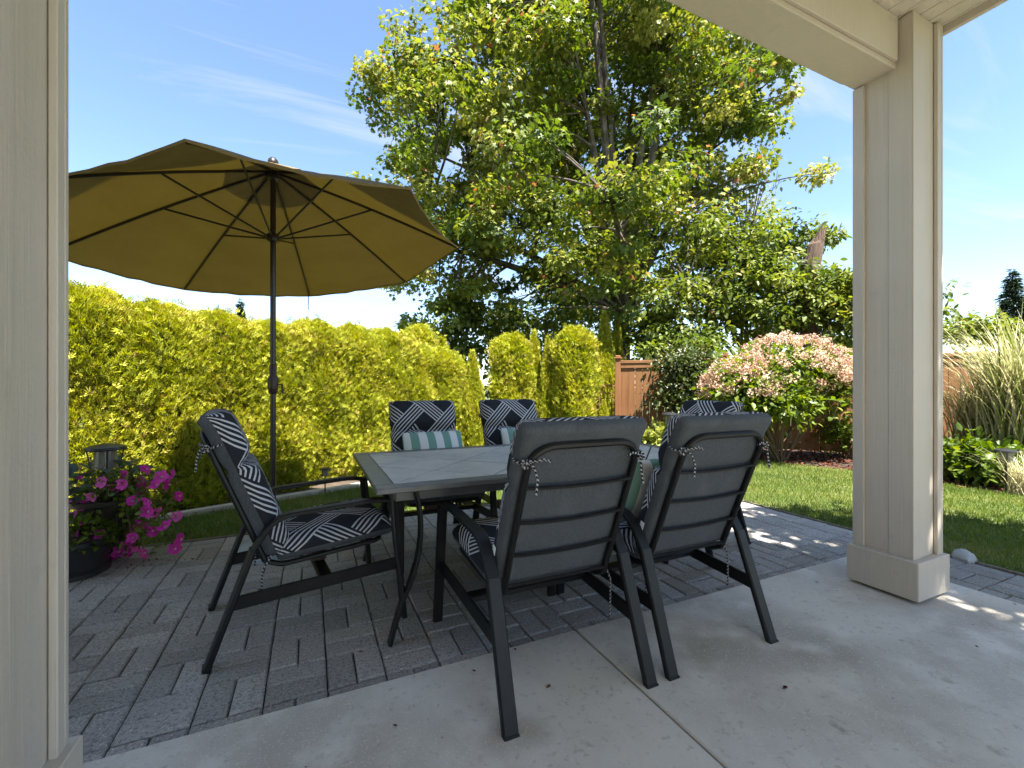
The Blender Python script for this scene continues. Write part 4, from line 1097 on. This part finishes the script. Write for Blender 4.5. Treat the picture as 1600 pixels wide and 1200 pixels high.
# ------------------------------------------------------------------ planters
def pot(loc, prof, m, label, n=28):
    t = thing('planter_pot', label, 'pot', loc)
    b = MB(); b.lathe(prof, n); b.build('body', m, t, True, 35)
    top = prof[-1]
    b = MB(); b.lathe([(top[0]-.006, top[1]-.06), (top[0]-.008, top[1]-.055)], n); b.build('soil', M['soil'], t); return t
P1 = gp(172, 868); P2 = gp(112, 897)
pot((P1.x, P1.y, .001), [(.12,0),(.135,.01),(.135,.04),(.11,.06),(.13,.12),(.175,.30),(.19,.38),(.215,.39),(.22,.42),(.205,.425),(.20,.41),(.18,.39)], M['pot_brown'], 'tall dark brown urn planter with a thick rim')
pot((P2.x, P2.y, .001), [(.17,0),(.19,.006),(.19,.03),(.165,.045),(.18,.12),(.20,.20),(.215,.205),(.215,.23),(.20,.23),(.19,.20)], M['pot_black'], 'low black planter with a saucer foot beside the brown urn')
def potplant(loc, label, nm, cat): return thing(nm, label, cat, loc)
pt = potplant((P1.x, P1.y, .37), 'trailing magenta petunias spilling from the brown urn', 'petunia_plant', 'flowers')
fl_px = [(228,733),(252,745),(222,752),(243,757),(218,764),(262,757),(192,755),(165,758),(280,775),(207,783),(232,790),(245,802),(222,810),(228,818),(213,824),(236,830),(257,822),(207,840),(130,790),(113,808),(118,832),(124,838),(137,840),(112,788),(185,862),(182,870),(160,872),(164,882),(150,892),(226,868),(205,892),(120,785),(143,776),(146,892),(270,742)]
fl_px += [(random.gauss(200,45), random.uniform(738,890)) for _ in range(26)]
fl_px = [q for q in fl_px if q[0] > 106 and not (170 < q[0] < 196 and q[1] > 765 and q[1] < 850)]
ctr = Vector((P1.x, P1.y, .42)); fpos = []
for px, py in fl_px:
    Y = (SY*P1.x + CY*P1.y) - .16 + random.uniform(-.10, .14)
    q = dp(px, py, Y); q.z = max(q.z, .04); fpos.append(q - Vector((P1.x, P1.y, .37)))
b0 = MB(); b0.add(FLOWER[0], FLOWER[1])
fme = fast_mesh('flower', np.array(FLOWER[0]), np.array(FLOWER[1]), M['petunia'], np.full(len(FLOWER[1]), .5))
fms = []
for k in range(4):
    fms.append(fast_mesh('flower', np.array(FLOWER[0]), np.array(FLOWER[1]), M['petunia'], np.where(np.arange(len(FLOWER[1])) % 5 == 0, .97, np.clip(.15+.2*k + .12*np.sin(np.arange(len(FLOWER[1]))/5*1.57*2.5) + rng.normal(0,.05,len(FLOWER[1])),0,.86))))
ctrm = MB(); ctrm.lathe([(.02,-.10),(.07,-.055),(.09,-.035)], 8)
toc = -c2w(0,1,0)
for q in fpos:
    o = bpy.data.objects.new('flower', random.choice(fms)); link(o, pt)
    d = (toc + Vector((random.gauss(0,.45), random.gauss(0,.3), random.gauss(.25,.35)))).normalized()
    o.location = q; o.rotation_euler = d.to_track_quat('Y', 'Z').to_euler(); s = random.uniform(.064,.09); o.scale = (s,s*1.2,s)
b = MB()
for q in fpos:
    m_ = Vector((q.x*.6, q.y*.6, max(q.z, .05)+.08)); b.tube(bez((random.uniform(-.08,.08), random.uniform(-.08,.08), 0), m_, q*.985, 7), .0028, 4)
for k in range(24):
    q = random.choice(fpos)*random.uniform(.6,1.05) + Vector((random.gauss(0,.05), random.gauss(0,.05), random.gauss(0,.04))); b.tube(bez((0,0,.02), (q.x*.6, q.y*.6, max(q.z,.05)+.1), q, 7), .0025, 4)
b.build('stems', M['stem'], pt)
N = 1700; fp = np.array([tuple(q) for q in fpos]); k = rng.integers(0, len(fp), N); tt_ = rng.random(N)**.6
pos = fp[k]*tt_[:,None] + np.stack([np.zeros(N), np.zeros(N), .22*tt_*(1-tt_)], 1) + rng.normal(size=(N,3))*.035
pos[:,2] = np.maximum(pos[:,2], -.35)
V, Fc, tt = scatter(*LEAF, pos, rdir(N)+np.array([0,0,-.1]), rng.normal(size=(N,3))*.5+np.array([0,0,1.])+np.array(toc)*.5, .042*(.5+.8*rng.random(N)), np.clip(rng.normal(.4,.2,N),0,1))
link(bpy.data.objects.new('leaves', fast_mesh('leaves', V, Fc, M['hydra'], tt)), pt)
ht = potplant((P1.x-.02, P1.y+.03, .37), 'silvery striped foliage plant growing in the brown urn', 'foliage_plant', 'plant')
N = 90; a_ = rng.random(N)*6.283; rr = .05+.24*rng.random(N)
pos = np.stack([np.cos(a_)*rr*.7-.08, np.sin(a_)*rr*.6, .06+.30*rng.random(N)*(1-rr)], 1)
V, Fc, tt = scatter(*LEAF, pos, np.stack([np.cos(a_), np.sin(a_), .5*rng.random(N)-.1], 1), np.array([0,0,1.])+rng.normal(size=(N,3))*.3, .15*(.6+.6*rng.random(N)), rng.random(N))
link(bpy.data.objects.new('leaves', fast_mesh('leaves', V, Fc, M['hosta'], tt, smooth=True)), ht)
b = MB(); stems_to(b, .05, pos[:30], .006, Vector((0,0,-.02))); b.build('stems', M['stem'], ht)
h2 = potplant((P2.x, P2.y, .18), 'green foliage filling the low black planter', 'foliage_plant', 'plant')
N = 420; off = rdir(N)*np.array([.2,.2,.16]); off[:,2] = np.abs(off[:,2])
V, Fc, tt = scatter(*LEAF, off, off+rng.normal(size=(N,3))*.1, np.array([0,0,1.])+rng.normal(size=(N,3))*.4, .055*(.6+.7*rng.random(N)), np.clip(rng.normal(.4,.2,N),0,1))
link(bpy.data.objects.new('leaves', fast_mesh('leaves', V, Fc, M['hydra'], tt)), h2)
b = MB(); stems_to(b, .05, off[:20]*.9, .004, Vector((0,0,-.02))); b.build('stems', M['stem'], h2)

# ------------------------------------------------------------------ garden lights, stone
def solar_light(loc, s, label, drop=.05):
    t = thing('garden_light', label, 'garden light', loc); t.scale = (s,s,s)
    b = MB(); b.tube([(0,0,-drop),(0,0,.36)], .011, 8); b.build('stake', M['lamp_black'], t)
    b = MB(); b.lathe([(.03,.355),(.062,.36),(.055,.47),(.05,.475)], 16); b.build('lens', M['lamp_glass'], t, True)
    b = MB(); b.lathe([(.10,.476),(.104,.482),(.10,.495),(.06,.508),(.02,.515),(.004,.516)], 20); b.build('cap', M['lamp_black'], t, True, 30)
    for k in range(4):
        a_ = k*math.pi/2+.4; b = MB(); b.tube([(.066*math.cos(a_),.066*math.sin(a_),.36),(.088*math.cos(a_),.088*math.sin(a_),.478)], .004, 5); b.build('cage_rod', M['lamp_black'], t)
    return t
q = dp(165, 693, 3.05); solar_light((q.x, q.y, q.z-.515*1.1), 1.1, 'round black solar light standing in the flower pot')
q = gp(1572, 768); solar_light((q.x, q.y, -.02), 1.0, 'black garden light in the mulch under the striped grass')
q = dp(1047, 644, 6.9); solar_light((q.x, q.y, q.z-.515*1.2), 1.2, 'garden light behind the chairs near the lime green plant', (q.z+.08)/1.2-.515) 
q = gp(508, 770); solar_light((q.x, q.y, -.03), .62, 'small path light at the kerb in front of the hedge')
b = MB(); r = random.Random(5); vs = []; n = 10
for z, s in ((-.02,.9),(.02,1),(.045,.75),(.055,.35)):
    vs += [(.11*s*math.cos(2*math.pi*i/n)*(1+.12*math.sin(3*i)), .065*s*math.sin(2*math.pi*i/n)*(1+.1*math.cos(2*i)), z+r.uniform(-.004,.004)) for i in range(n)]
b.add(vs, [(k*n+i, k*n+(i+1)%n, (k+1)*n+(i+1)%n, (k+1)*n+i) for k in range(3) for i in range(n)] + [tuple(3*n+i for i in range(n))])
o = b.build('flat_stone', M['stone'], None, True, 50); q = gp(1506, 871); o.location = (q.x, q.y, -.008); o.rotation_euler = (0,0,.5); tag(o, 'flat white stone lying at the lawn edge by the pillar', 'stone')
